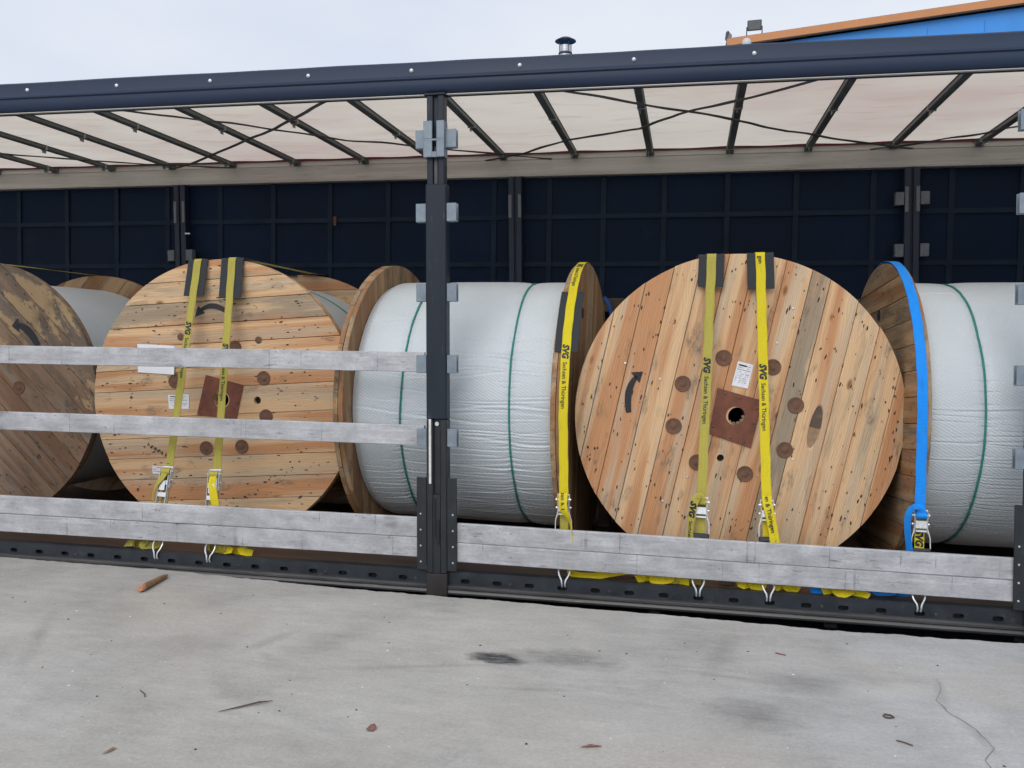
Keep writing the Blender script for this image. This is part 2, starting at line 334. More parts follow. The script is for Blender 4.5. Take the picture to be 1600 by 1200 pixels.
# ------------------------------------------------------------------ mesh helpers
class MB:
    def __init__(s): s.v = []; s.f = []; s.uv = None
    def add(s, vs_, fs):
        o = len(s.v); s.v += [tuple(a) for a in vs_]; s.f += [tuple(i + o for i in q) for q in fs]; return s
    def box(s, x0, x1, y0, y1, z0, z1, bev=0.0, mtx=None):
        x0, x1 = min(x0, x1), max(x0, x1); y0, y1 = min(y0, y1), max(y0, y1); z0, z1 = min(z0, z1), max(z0, z1)
        b = min(bev, (x1 - x0) * .45, (y1 - y0) * .45, (z1 - z0) * .45)
        if b <= 0:
            vs_ = [(x, y, z) for z in (z0, z1) for y in (y0, y1) for x in (x0, x1)]
            fs = [(0, 2, 3, 1), (4, 5, 7, 6), (0, 1, 5, 4), (2, 6, 7, 3), (0, 4, 6, 2), (1, 3, 7, 5)]
        else:
            vs_ = []; idx = {}
            for i, (sx, sy, sz) in enumerate([(a, b_, c) for c in (0, 1) for b_ in (0, 1) for a in (0, 1)]):
                X, Y, Z = (x0, x1)[sx], (y0, y1)[sy], (z0, z1)[sz]; dx, dy, dz = (b, -b)[sx], (b, -b)[sy], (b, -b)[sz]
                idx[(sx, sy, sz, 0)] = len(vs_); vs_.append((X, Y + dy, Z + dz))
                idx[(sx, sy, sz, 1)] = len(vs_); vs_.append((X + dx, Y, Z + dz))
                idx[(sx, sy, sz, 2)] = len(vs_); vs_.append((X + dx, Y + dy, Z))
            fs = []
            def q(*k): fs.append(tuple(idx[a] for a in k))
            for sx in (0, 1): q(*[(sx, a, c, 0) for a, c in ((0, 0), (1, 0), (1, 1), (0, 1))][::(1 if sx else -1)])
            for sy in (0, 1): q(*[(a, sy, c, 1) for a, c in ((0, 0), (1, 0), (1, 1), (0, 1))][::(-1 if sy else 1)])
            for sz in (0, 1): q(*[(a, c, sz, 2) for a, c in ((0, 0), (1, 0), (1, 1), (0, 1))][::(1 if sz else -1)])
            for a in (0, 1):
                for c in (0, 1):
                    q((0, a, c, 1), (1, a, c, 1), (1, a, c, 2), (0, a, c, 2))
                    q((a, 0, c, 0), (a, 1, c, 0), (a, 1, c, 2), (a, 0, c, 2))
                    q((a, c, 0, 0), (a, c, 1, 0), (a, c, 1, 1), (a, c, 0, 1))
            for k in [(a, b_, c) for a in (0, 1) for b_ in (0, 1) for c in (0, 1)]: q(k + (0,), k + (1,), k + (2,))
        if mtx is not None: vs_ = [mtx @ Vector(a) for a in vs_]
        return s.add(vs_, fs)
    def tube(s, path, r, n=8, cap=True):
        P = [Vector(a) for a in path]; rings = []
        prev = None
        for i, p_ in enumerate(P):
            t = (P[min(i + 1, len(P) - 1)] - P[max(i - 1, 0)]).normalized()
            if prev is None: a = t.orthogonal().normalized()
            else:
                a = prev - t * prev.dot(t); a = a.normalized() if a.length > 1e-6 else t.orthogonal().normalized()
            prev = a; b = t.cross(a); rr = r[i] if isinstance(r, (list, tuple)) else r
            rings.append([p_ + (a * math.cos(2 * PI * k / n) + b * math.sin(2 * PI * k / n)) * rr for k in range(n)])
        vs_ = [q for g_ in rings for q in g_]; fs = []
        for i in range(len(P) - 1):
            for k in range(n): fs.append((i * n + k, i * n + (k + 1) % n, (i + 1) * n + (k + 1) % n, (i + 1) * n + k))
        if cap: fs.append(tuple(range(n))[::-1]); fs.append(tuple((len(P) - 1) * n + k for k in range(n)))
        return s.add(vs_, fs)
    def lathe(s, prof, n=24, axis='y', c=(0, 0, 0)):
        """prof: list of (radius, height along axis)"""
        vs_ = []; fs = []
        for r_, h in prof:
            for k in range(n):
                a = 2 * PI * k / n; u, w = r_ * math.cos(a), r_ * math.sin(a)
                vs_.append({'y': (c[0] + u, c[1] + h, c[2] + w), 'z': (c[0] + u, c[1] + w, c[2] + h), 'x': (c[0] + h, c[1] + u, c[2] + w)}[axis])
        for i in range(len(prof) - 1):
            for k in range(n): fs.append((i * n + k, i * n + (k + 1) % n, (i + 1) * n + (k + 1) % n, (i + 1) * n + k))
        return s.add(vs_, fs)
    def extr(s, prof, x0, x1, nx=1, fn=None):
        """closed (y,z) profile extruded along x"""
        n = len(prof); vs_ = []
        for i in range(nx + 1):
            x = x0 + (x1 - x0) * i / nx
            for (y, z) in prof:
                vs_.append((x, y, z) if fn is None else fn(x, y, z))
        fs = []
        for i in range(nx):
            for k in range(n): fs.append((i * n + k, i * n + (k + 1) % n, (i + 1) * n + (k + 1) % n, (i + 1) * n + k))
        fs.append(tuple(range(n))[::-1]); fs.append(tuple(nx * n + k for k in range(n)))
        return s.add(vs_, fs)
    def mesh(s, name, smooth=False):
        me = bpy.data.meshes.new(name); me.from_pydata(s.v, [], s.f); me.update()
        import bmesh
        bm = bmesh.new(); bm.from_mesh(me); bmesh.ops.recalc_face_normals(bm, faces=bm.faces); bm.to_mesh(me); bm.free()
        if smooth:
            for p_ in me.polygons: p_.use_smooth = True
            if smooth != 'all':
                try: me.set_sharp_from_angle(angle=rad(38))
                except Exception: pass
        return me
    def build(s, name, mat, parent=None, smooth=False, loc=None, rot=None):
        return link(name, s.mesh(name, smooth), mat, parent, loc, rot)

def link(name, me, mat, parent=None, loc=None, rot=None):
    if mat is not None and not me.materials: me.materials.append(M[mat] if isinstance(mat, str) else mat)
    o = bpy.data.objects.new(name, me); COL.objects.link(o)
    if parent: o.parent = parent
    if loc is not None: o.location = loc
    if rot is not None: o.rotation_euler = rot
    return o
def tag(o, label, cat, group=None):
    o['label'] = label; o['category'] = cat
    if group: o['group'] = group
    return o
def empty(name, loc=(0, 0, 0), rot=(0, 0, 0), parent=None):
    o = bpy.data.objects.new(name, None); COL.objects.link(o); o.location = loc; o.rotation_euler = rot; o.empty_display_size = .1
    if parent: o.parent = parent
    return o
def thing(name, label, cat, loc=(0, 0, 0), rot=(0, 0, 0), group=None): return tag(empty(name, loc, rot), label, cat, group)
def struct(o): o['kind'] = 'structure'; return o
def stuff(o): o['kind'] = 'stuff'; return o

class Path:
    """polyline with a surface normal at each point; a strap is a ribbon along it"""
    def __init__(s, pts, nrm):
        s.p = [Vector(a) for a in pts]; s.n = [Vector(a).normalized() for a in nrm]
        s.d = [0.0]
        for a, b in zip(s.p, s.p[1:]): s.d.append(s.d[-1] + (b - a).length)
        s.L = s.d[-1]
    def at(s, d):
        d = max(0, min(s.L, d)); i = 0
        while i < len(s.d) - 2 and s.d[i + 1] < d: i += 1
        t = (d - s.d[i]) / max(1e-9, s.d[i + 1] - s.d[i])
        p_ = s.p[i].lerp(s.p[i + 1], t); n_ = s.n[i].lerp(s.n[i + 1], t).normalized(); tg = (s.p[i + 1] - s.p[i]).normalized()
        n_ = (n_ - tg * n_.dot(tg)).normalized()
        return p_, n_, n_.cross(tg)        # side vector: with path running down and normal to the viewer this is +x
    def find_z(s, z):
        for i in range(len(s.p) - 1):
            a, b = s.p[i].z, s.p[i + 1].z
            if (a - z) * (b - z) <= 0 and a != b and a > b: return s.d[i] + (s.d[i + 1] - s.d[i]) * (a - z) / (a - b)
        return 0
def ribbon(path, name, mat, parent, width=.05, th=.0028, step=.03, d0=0, d1=None, jitter=.0):
    d1 = path.L if d1 is None else d1
    ds = sorted(set([d0, d1] + [x for x in path.d if d0 < x < d1] + [d0 + (d1 - d0) * i / max(1, int((d1 - d0) / step)) for i in range(int((d1 - d0) / step))]))
    vs_ = []; fs = []; uvr = []
    for i, d in enumerate(ds):
        p_, n_, sd = path.at(d)
        j = jitter * math.sin(d * 37.0) if jitter else 0
        for (a, b) in ((-1, 1), (1, 1), (1, 0), (-1, 0)):
            vs_.append(p_ + sd * (a * width / 2 + j) + n_ * (th * b)); uvr.append((d, (a + 1) / 2))
    for i in range(len(ds) - 1):
        for k in range(4): fs.append((4 * i + k, 4 * i + (k + 1) % 4, 4 * i + 4 + (k + 1) % 4, 4 * i + 4 + k))
    e = 4 * (len(ds) - 1); fs += [(3, 2, 1, 0), (e, e + 1, e + 2, e + 3)]
    mb = MB(); mb.add(vs_, fs); me = mb.mesh(name)
    ul = me.uv_layers.new(name='UVMap')
    for lp in me.loops: ul.data[lp.index].uv = uvr[lp.vertex_index]
    return link(name, me, mat, parent)
TXT = {}
def text_mesh(body, size, bold=0., shear=0.):
    key = (body, size, bold, shear)
    if key not in TXT:
        cu = bpy.data.curves.new('lettering', 'FONT'); cu.body = body; cu.size = size; cu.offset = bold; cu.shear = shear; cu.resolution_u = 2
        o = bpy.data.objects.new('lettering', cu); COL.objects.link(o)
        dg = bpy.context.evaluated_depsgraph_get(); dg.update()
        me = bpy.data.meshes.new_from_object(o.evaluated_get(dg))
        vs_ = [tuple(v.co) for v in me.vertices]; fs = [tuple(p_.vertices) for p_ in me.polygons]
        bpy.data.objects.remove(o); bpy.data.curves.remove(cu); bpy.data.meshes.remove(me)
        TXT[key] = (vs_, fs)
    return TXT[key]
def strap_text(path, d, parent, off=.0034, mat='ink', dmin=0, dmax=None):
    """SVG Sachsen & Thueringen printed along the strap, reading downwards"""
    vs_all = []; fs_all = []; cur = d
    dmax = path.L if dmax is None else dmax
    for body, size, bold, sh, gap, sx in (('SVG', .049, .0030, .22, .016, .92), ('Sachsen & Thüringen', .0315, .0006, .0, 0, .97)):
        vs_, fs = text_mesh(body, size, bold, sh)
        if not vs_: continue
        ys = [v[1] for v in vs_]; ymid = size * .36; w = max(v[0] for v in vs_) * sx
        o = len(vs_all)
        bad = set()
        for i, v in enumerate(vs_):
            dd = cur + v[0] * sx
            if dd < dmin or dd > dmax: bad.add(i)
            p_, n_, sd = path.at(dd)
            vs_all.append(p_ + sd * (v[1] - ymid) + n_ * off)
        fs_all += [tuple(i + o for i in f) for f in fs if not any(i in bad for i in f)]
        cur += w + gap
    if not fs_all: return
    used = sorted({i for f in fs_all for i in f}); mp = {a: b for b, a in enumerate(used)}
    mb = MB(); mb.add([vs_all[i] for i in used], [tuple(mp[i] for i in f) for f in fs_all])
    mb.build('lettering', mat, parent)

# ================================================================== THE SETTING
# loading dock: one sheet of concrete with a broken edge towards the trailer
edge = [(-40, .0), (-6, .02), (-2.836, -.016), (-1.7, -.042), (-1.048, -.094), (-.496, -.144), (-.025, -.153), (.478, -.161), (.928, -.187), (1.356, -.191), (1.796, -.219), (2.186, -.242), (2.963, -.222), (6, -.25), (40, -.3)]
def edge_y(x):
    for (a, b), (c, d) in zip(edge, edge[1:]):
        if a <= x <= c: return b + (d - b) * (x - a) / (c - a)
    return 0
DOCK_Z = -.09
xs = [-40, -20, -10, -6] + [-5 + i * .02 for i in range(501)] + [6, 10, 20, 40]
mb = MB(); top = []; dn = []; lip = []
for x in xs:
    j = .014 * mnoise.noise((x * 9, 0, 0)) + .010 * mnoise.noise((x * 27, 3, 0)) - .016 * max(0, mnoise.noise((x * 5, 13, 0)) - .2) + (.012 * max(0, mnoise.noise((x * 2.3, 9, 0)))) if -5 <= x <= 5 else 0
    y = min(edge_y(x) + j - .018, -.03)
    top.append((x, y - .008, DOCK_Z)); lip.append((x, y, DOCK_Z - .008 - .004 * mnoise.noise((x * 20, 5, 0)))); dn.append((x, y + .004, -1.25))
n = len(xs); far = [(x, -40, DOCK_Z) for x in xs]
mb.add(far + top + lip + dn, [(a + i, a + i + 1, a + n + i + 1, a + n + i) for a in (0, n, 2 * n) for i in range(n - 1)])
dock = struct(mb.build('loading_dock', 'concrete'))
def crack(pts, w):
    P = []
    for (x0, y0), (x1, y1) in zip(pts, pts[1:]):
        k = max(2, int(math.hypot(x1 - x0, y1 - y0) / .02))
        for i in range(k): P.append((x0 + (x1 - x0) * i / k, y0 + (y1 - y0) * i / k))
    P.append(pts[-1]); vs_ = []; fs = []
    for i, (x, y) in enumerate(P):
        dx = .012 * mnoise.noise((x * 14, y * 14, 1)); a = P[max(0, i - 1)]; b = P[min(len(P) - 1, i + 1)]
        tx, ty = b[0] - a[0], b[1] - a[1]; L = math.hypot(tx, ty) or 1; ww = w * (.5 + .8 * abs(mnoise.noise((i * .7, 4, 0)))) * min(1, .15 + 4 * min(i, len(P) - 1 - i) / len(P))
        for s_ in (-1, 1): vs_.append((x + dx - ty / L * ww * s_, y + dx + tx / L * ww * s_, DOCK_Z + .0012))
    for i in range(len(P) - 1): fs.append((2 * i, 2 * i + 1, 2 * i + 3, 2 * i + 2))
    m_ = MB(); m_.add(vs_, fs); m_.build('crack', 'crack', dock)
crack([(2.43, -.80), (2.41, -.93), (2.36, -1.05), (2.375, -1.141), (2.43, -1.3), (2.445, -1.44), (2.38, -1.55), (2.38, -1.9)], .0036)
mb = MB(); mb.add([(-600, -600, -1.25), (600, -600, -1.25), (600, 900, -1.25), (-600, 900, -1.25)], [(0, 1, 2, 3)])
struct(mb.build('ground', 'yard'))

# ---------------------------------------------------------------- blue building and flue behind the trailer
bld = thing('industrial_building', 'bright blue metal clad hall with orange sloping roof fascia at top right', 'building', (0, 13.3, -1.25))
BX0, ZL = 2.10, 8.572       # corner and eave height above yard
sl = .094
def ztop(x): return ZL + sl * (x - BX0)
APX = 13.0
mb = MB(); a = [(BX0 + .12, 0), (2 * APX - BX0 - .12, 0), (2 * APX - BX0 - .12, ZL - .16), (APX, ztop(APX) - .16), (BX0 + .12, ZL - .16)]
vs_ = [(x, y, z) for y in (0, 30) for x, z in a]
mb.add(vs_, [(0, 1, 2, 3, 4), (9, 8, 7, 6, 5)] + [(i, (i + 1) % 5, (i + 1) % 5 + 5, i + 5) for i in range(5)])
wall = mb.build('wall', 'blue_steel', bld)
x = BX0 + .12 + .5
while x < 2 * APX - BX0:
    h = (ztop(x) if x < APX else ztop(2 * APX - x)) - .3
    MB().box(x - .012, x + .012, -.018, .002, .02, h).build('panel_joint', 'blue_steel', wall); x += 1.0
for s_ in (0, 1):
    mb = MB(); xa, xb = (BX0 - .1, APX) if s_ == 0 else (2 * APX - BX0 + .1, APX)
    zA, zB = ztop(BX0 - .1), ztop(APX)
    pr = [(xa, zA), (xb, zB), (xb, zB - .135), (xa, zA - .135)]
    mb.add([(x_, y_, z_) for y_ in (-.16, -.04) for x_, z_ in pr], [(0, 1, 2, 3), (7, 6, 5, 4)] + [(i, (i + 1) % 4, (i + 1) % 4 + 4, i + 4) for i in range(4)])
    mb.build('fascia', 'orange_trim', bld)
    mb = MB(); pr = [(xa, zA + .05), (xb, zB + .05), (xb, zB - .02), (xa, zA - .02)]
    mb.add([(x_, y_, z_) for y_ in (-.035, 30.2) for x_, z_ in pr], [(0, 1, 2, 3), (7, 6, 5, 4)] + [(i, (i + 1) % 4, (i + 1) % 4 + 4, i + 4) for i in range(4)])
    mb.build('roof', 'roof_sheet', bld)
MB().box(-6, BX0 + .1, 1.0, 12, 0, 6.4).build('annex', 'blue_steel', bld)
def floodlight(loc, rz, tilt, sc, label, front):
    f = thing('floodlight', label, 'floodlight', loc, (0, 0, rz), 'floodlights on the blue building')
    R_ = Matrix.Rotation(tilt, 4, 'X') @ Matrix.Translation((0, 0, 0)); R_ = Matrix.Translation((0, 0, .34 * sc)) @ R_
    mb = MB(); mb.box(-.22 * sc, .22 * sc, .0, .05 * sc, -.16 * sc, .16 * sc, .012, R_)
    for k in range(7): mb.box((-.18 + .06 * k) * sc - .006, (-.18 + .06 * k) * sc + .006, .05 * sc, .09 * sc, -.13 * sc, .13 * sc, 0, R_)
    mb.build('housing', 'lamp_case', f)
    mb = MB(); mb.box(-.185 * sc, .185 * sc, -.006, -.001, -.125 * sc, .125 * sc, .002, R_); mb.build('lens', 'lamp_glass', f)
    for s_ in (-1, 1):
        MB().tube([(s_ * .235 * sc, .0, .30 * sc), (s_ * .235 * sc, .03, 0)], .011, 6).build('bracket', 'lamp_case', f)
    return f
floodlight((2.52, 13.2, 7.355), rad(-6), rad(12), .62, 'dark rectangular floodlight facing out on the orange fascia', 1)
floodlight((2.06, 13.4, 7.22), rad(72), rad(8), .60, 'floodlight seen edge on at the roof corner', 0)
c_ = thing('security_camera', 'small white dome fitting under the orange fascia corner', 'camera', (2.37, 13.05, 7.06))
MB().lathe([(.0, .20), (.05, .20), (.085, .16), (.09, .09), (.07, .03), (.03, 0), (0, 0)], 16, 'z').build('dome', 'white_plastic', c_, True)
MB().box(-.03, .03, .02, .23, .10, .16).build('arm', 'lamp_case', c_)
fl = thing('flue_pipe', 'round steel flue pipe with dark conical rain cowl above the trailer roof', 'chimney', (-.944, 11.35, 5.15))
MB().lathe([(.118, 0), (.118, 1.50)], 24, 'z').build('pipe', 'flue', fl, True)
MB().lathe([(.121, 1.42), (.126, 1.43), (.126, 1.455), (.121, 1.465)], 24, 'z').build('band', 'flue_dark', fl, True)
MB().lathe([(.119, 1.50), (.119, 1.58), (.105, 1.58), (.105, 1.50)], 24, 'z').build('collar', 'flue', fl, True)
for k in range(4):
    a = rad(35 + 90 * k); MB().tube([(.114 * math.cos(a), .114 * math.sin(a), 1.45), (.118 * math.cos(a), .118 * math.sin(a), 1.68)], .008, 6).build('strut', 'flue_dark', fl)
MB().lathe([(.0, 1.74), (.10, 1.725), (.19, 1.675), (.195, 1.665), (.18, 1.665), (.0, 1.69)], 28, 'z').build('cowl', 'flue_dark', fl, True)

# ================================================================== THE TRAILER
TX0, TX1 = -9.0, 4.7
tr = thing('curtainside_trailer', 'dark blue curtainside trailer with its near side open, loaded with cable drums', 'trailer')
# cargo floor
MB().box(TX0, TX1, .035, 2.46, -.03, -.001).build('floor', 'floor_ply', tr)
# side rave: dark steel edge plate with a lashing hole every 18 cm, built cell by cell
PITCH_H = .182; z0r, z1r = -.072, .002; yf = -.022
mb = MB(); k0 = int((TX0 - 1.457) / PITCH_H); k1 = int((TX1 - 1.457) / PITCH_H)
for k in range(k0, k1 + 1):
    cx = 1.457 + k * PITCH_H; hw, hh = .026, .013; zc = -.046
    N_ = 20; hole = []; outer = []
    for i in range(N_):
        a = 2 * PI * i / N_; ca, sa = math.cos(a), math.sin(a)
        hx = cx + (hw - hh) * (1 if ca > 0 else -1) * min(1, abs(ca) * 3) + hh * ca; hole.append((hx, zc + hh * sa))
        t = min((PITCH_H / 2) / max(1e-9, abs(ca)), (((z1r - zc) if sa > 0 else (zc - z0r)) / max(1e-9, abs(sa))))
        outer.append((cx + ca * t, zc + sa * t))
    # snap the corners
    for cxn, czn in ((cx - PITCH_H / 2, z0r), (cx + PITCH_H / 2, z0r), (cx + PITCH_H / 2, z1r), (cx - PITCH_H / 2, z1r)):
        i = min(range(N_), key=lambda q: (outer[q][0] - cxn) ** 2 + (outer[q][1] - czn) ** 2); outer[i] = (cxn, czn)
    vs_ = [(x_, yf, z_) for x_, z_ in outer] + [(x_, yf, z_) for x_, z_ in hole] + [(x_, yf + .03, z_) for x_, z_ in hole]
    fs = [(i, (i + 1) % N_, N_ + (i + 1) % N_, N_ + i) for i in range(N_)] + [(N_ + i, N_ + (i + 1) % N_, 2 * N_ + (i + 1) % N_, 2 * N_ + i) for i in range(N_)]
    mb.add(vs_, fs)
mb.box(TX0, TX1, yf + .001, .034, .0022, .0055)                     # top flange
rave = mb.build('side_rave', 'rave', tr)
MB().box(TX0, TX1, .010, .03, -.10, -.002).build('rave_backing', 'under', tr)
prof = [(yf - .002, -.068), (-.038, -.070), (-.044, -.076), (-.044, -.088), (-.036, -.094), (-.040, -.098), (-.046, -.108), (-.044, -.117), (-.034, -.124), (.0, -.125), (.0, -.070)]
MB().extr(prof, TX0, TX1, 40, lambda x, y, z: (x, y + .0015 * mnoise.noise((x * 4, z * 30, 0)), z)).build('rub_rail', 'rub_rail', tr, True)
for k in range(2): MB().box(TX0, TX1, .62 + k * 1.1, .76 + k * 1.1, -.55, -.034).build('chassis_beam', 'under', tr)
x = TX0 + .3
while x < TX1:
    MB().box(x, x + .06, .004, 2.45, -.16, -.031).build('cross_member', 'under', tr); x += .9
# little paint scars on the rave: scattered weld tabs
for k in range(k0, k1 + 1, 3):
    cx = 1.457 + (k + .42) * PITCH_H
    if -3.1 < cx < 3.2: MB().lathe([(.0, -.004), (.006, -.004), (.008, 0)], 10, 'y', (cx, yf, -.045)).build('rave_bolt', 'rub_rail', tr)

# front roof rail: two part skin, pressed ridge, slightly wavy top
def wav(x, y, z): return (x, y, z + (.006 * mnoise.noise((x * .9, 2, 0)) + .003 * mnoise.noise((x * 2.7, 5, 0)) if z > 2.80 else 0))
prof = [(.05, 2.822), (.0, 2.828), (-.025, 2.824), (-.034, 2.815), (-.036, 2.752), (-.040, 2.742), (-.046, 2.737), (-.046, 2.729), (-.037, 2.722), (-.040, 2.700), (-.036, 2.672), (-.026, 2.655), (-.012, 2.648), (.04, 2.646), (.05, 2.66)]
rail = MB().extr(prof, TX0, TX1, 140, wav).build('roof_rail', 'rail_skin', tr, True)
for k in range(-10, 8):
    x = -2.577 + .6065 * (k + 0)
    if -3.3 < x < 3.3 or True:
        MB().lathe([(0, -.009), (.006, -.008), (.0105, -.004), (.012, .0)], 12, 'y', (x, -.036, 2.776)).build('rivet', 'zinc', rail, True)
MB().box(TX0, TX1, -.022, .0, 2.6435, 2.6472).build('rail_lip', 'rear_rail', tr)
# rear roof rail
prof = [(2.44, 2.660), (2.432, 2.664), (2.430, 2.683), (2.437, 2.688), (2.437, 2.795), (2.430, 2.800), (2.430, 2.818), (2.438, 2.823), (2.438, 2.858), (2.50, 2.858), (2.50, 2.660)]
MB().extr(prof, TX0, TX1, 30).build('rear_roof_rail', 'rear_rail', tr)
MB().box(TX0, TX1, 2.424, 2.429, 2.838, 2.860).build('roof_edge_webbing', 'red_band', tr)
# roof tarpaulin, sagging a little between bows
mb = MB(); xs = [TX0 + i * .0605 for i in range(227)]; ys = [.002, .1, .2, .32, .45, .8, 1.2, 1.6, 2.0, 2.3, 2.49]
vs_ = [(x, y, 2.812 + .046 * min(1, y / .45) + (.003 + .005 * math.sin(PI * y / 2.49)) * (math.cos(2 * PI * (x + 3.19) / .605) - 1) * min(1, y / .3) + .004 * mnoise.noise((x * 1.7, y * 1.5, 0)) * min(1, y / .3)) for x in xs for y in ys]
mb.add(vs_, [(i * 11 + j, (i + 1) * 11 + j, (i + 1) * 11 + j + 1, i * 11 + j + 1) for i in range(len(xs) - 1) for j in range(10)])
mb.build('roof_tarpaulin', 'tarp', tr, 'all')
# roof bows
bow = None
for k in range(-9, 13):
    x = -3.19 + .605 * k
    if bow is None:
        mb = MB(); mb.box(-.024, .024, .04, 2.43, 2.806, 2.838, .005); mb.box(-.028, .028, .04, 2.43, 2.8375, 2.8395)
        bm_ = mb.mesh('roof_bow'); bm_.materials.append(M['roof_bow']); bow = bm_
        cl = MB(); cl.box(-.027, .027, -.008, .008, 2.801, 2.842, .002); cl.box(-.010, -.006, -.012, .03, 2.780, 2.802)
        clm = cl.mesh('clip'); clm.materials.append(M['clip'])
        cr_ = MB(); cr_.box(-.03, .03, 2.405, 2.432, 2.796, 2.842, .004); crm = cr_.mesh('carriage'); crm.materials.append(M['roof_bow'])
    o = link('roof_bow', bow, None, tr, (x, 0, 0), (0, 0, rnd.uniform(-.006, .006)))
    link('clip', clm, None, o, (0, 1.25 + rnd.uniform(-.25, .35), 0)); link('clip', clm, None, o, (0, 2.30, 0)); link('carriage', crm, None, o)
# diagonal bracing straps under the roof
def brace(pts):
    P = []; P_ = [Vector(a) for a in pts]
    for a, b in zip(P_, P_[1:]):
        for i in range(8): P.append(a.lerp(b, i / 8))
    P.append(P_[-1]); P = [Vector((p_.x, p_.y + .014 * mnoise.noise((p_.x * 3, 7, 1)), p_.z - .006 + .008 * mnoise.noise((p_.x * 4, p_.y * 4, 0)))) for p_ in P]
    nn = [(.15 * mnoise.noise((p_.x * 5, 1, 2)), .35 * mnoise.noise((p_.x * 6, 1, 0)) - .2, -1) for p_ in P]
    ribbon(Path(P, nn), 'brace_strap', 'cable', tr, .026, .003, .2)
brace([(-.70, .03, 2.79), (-.857, .443, 2.78), (-1.495, 1.029, 2.775), (-2.774, 2.059, 2.775), (-3.2, 2.40, 2.80)])
brace([(-2.8, .03, 2.79), (-2.322, .434, 2.78), (-1.737, .851, 2.775), (-1.135, 1.428, 2.775), (-.681, 1.701, 2.775), (.0, 2.2, 2.79), (.25, 2.40, 2.80)])
brace([(.15, .03, 2.79), (.588, .417, 2.78), (1.05, .788, 2.775), (1.606, 1.223, 2.775), (2.009, 1.626, 2.775), (2.536, 2.006, 2.775), (3.0, 2.40, 2.80)])
brace([(2.5, .03, 2.79), (2.082, .426, 2.78), (1.66, .781, 2.775), (1.279, 1.063, 2.775), (1.018, 1.393, 2.775), (.497, 1.659, 2.775), (.097, 2.03, 2.775), (-.3, 2.40, 2.80)])
brace([(-6.0, .5, 2.78), (-4.148, 1.495, 2.775), (-3.829, 1.686, 2.775), (-3.273, 1.992, 2.775), (-2.6, 2.40, 2.80)])
brace([(4.4, .9, 2.78), (3.509, 1.667, 2.775), (3.335, 1.853, 2.775), (3.129, 1.992, 2.775), (2.7, 2.40, 2.80)])
# rear curtain with sewn bands
mb = MB(); xs = [TX0 + i * .1 for i in range(138)]; zs = [0, .4, .8, 1.2, 1.6, 2.0, 2.3, 2.6, 2.70]
vs_ = [(x, 2.500 + .010 * mnoise.noise((x * .8, z * .9, 0)), z) for x in xs for z in zs]
mb.add(vs_, [(i * 9 + j, (i + 1) * 9 + j, (i + 1) * 9 + j + 1, i * 9 + j + 1) for i in range(len(xs) - 1) for j in range(8)])
cur = mb.build('rear_curtain', 'rear_curtain', tr, 'all')
bx = [-5.36, -4.841, -4.327, -3.806, -3.285, -2.759, -2.247, -1.712, -1.18, -.715, -.247, .224, .672, 1.16, 1.655, 2.179, 2.748, 3.307, 3.801]
for x in bx: MB().box(x - .021, x + .021, 2.4865, 2.4875, .02, 2.66).build('curtain_band', 'curtain_band', cur)
for z in (.35, .75, 1.15, 1.55, 1.945, 2.335): MB().box(TX0, TX1, 2.4850, 2.4860, z - .019, z + .019).build('curtain_band', 'curtain_band', cur)
MB().box(-1.675, -1.648, 2.470, 2.480, 2.285, 2.365, .004).build('curtain_patch', 'rust', cur)
# end walls
MB().box(TX1, TX1 + .04, .0, 2.5, -.03, 2.84).build('end_wall', 'navy_paint', tr)
MB().box(TX0 - .04, TX0, .0, 2.5, -.03, 2.84).build('end_wall', 'navy_paint', tr)
# rear posts
def rear_post(x, low):
    p_ = empty('rear_post', (x, 2.40, 0), (0, rad(-1.2), 0), tr)
    mb = MB(); mb.box(-.055, -.008, 0, .075, .006, 2.655, .004); mb.box(.008, .055, 0, .075, .006, 2.655, .004); mb.box(-.008, .008, .02, .07, .006, 2.65); mb.build('column', 'navy_paint', p_)
    for s_ in (-1, 1):
        MB().box(s_ * .040 - .013, s_ * .040 + .013, -.008, -.001, 2.32, 2.51, .001).build('hinge_plate', 'pocket_dark', p_)
        for z in low:
            MB().box(s_ * .058, s_ * .122, -.012, .05, z - .05, z + .05, .004).build('slat_pocket', 'pocket_dark', p_)
rear_post(-3.06, (2.03, 1.60)); rear_post(0, (1.60, 1.17)); rear_post(3.06, (2.42, 2.03, 1.60))
MB().box(-3.05, -3.0, 2.385, 2.399, 2.215, 2.23, .003).build('latch', 'zinc', tr)
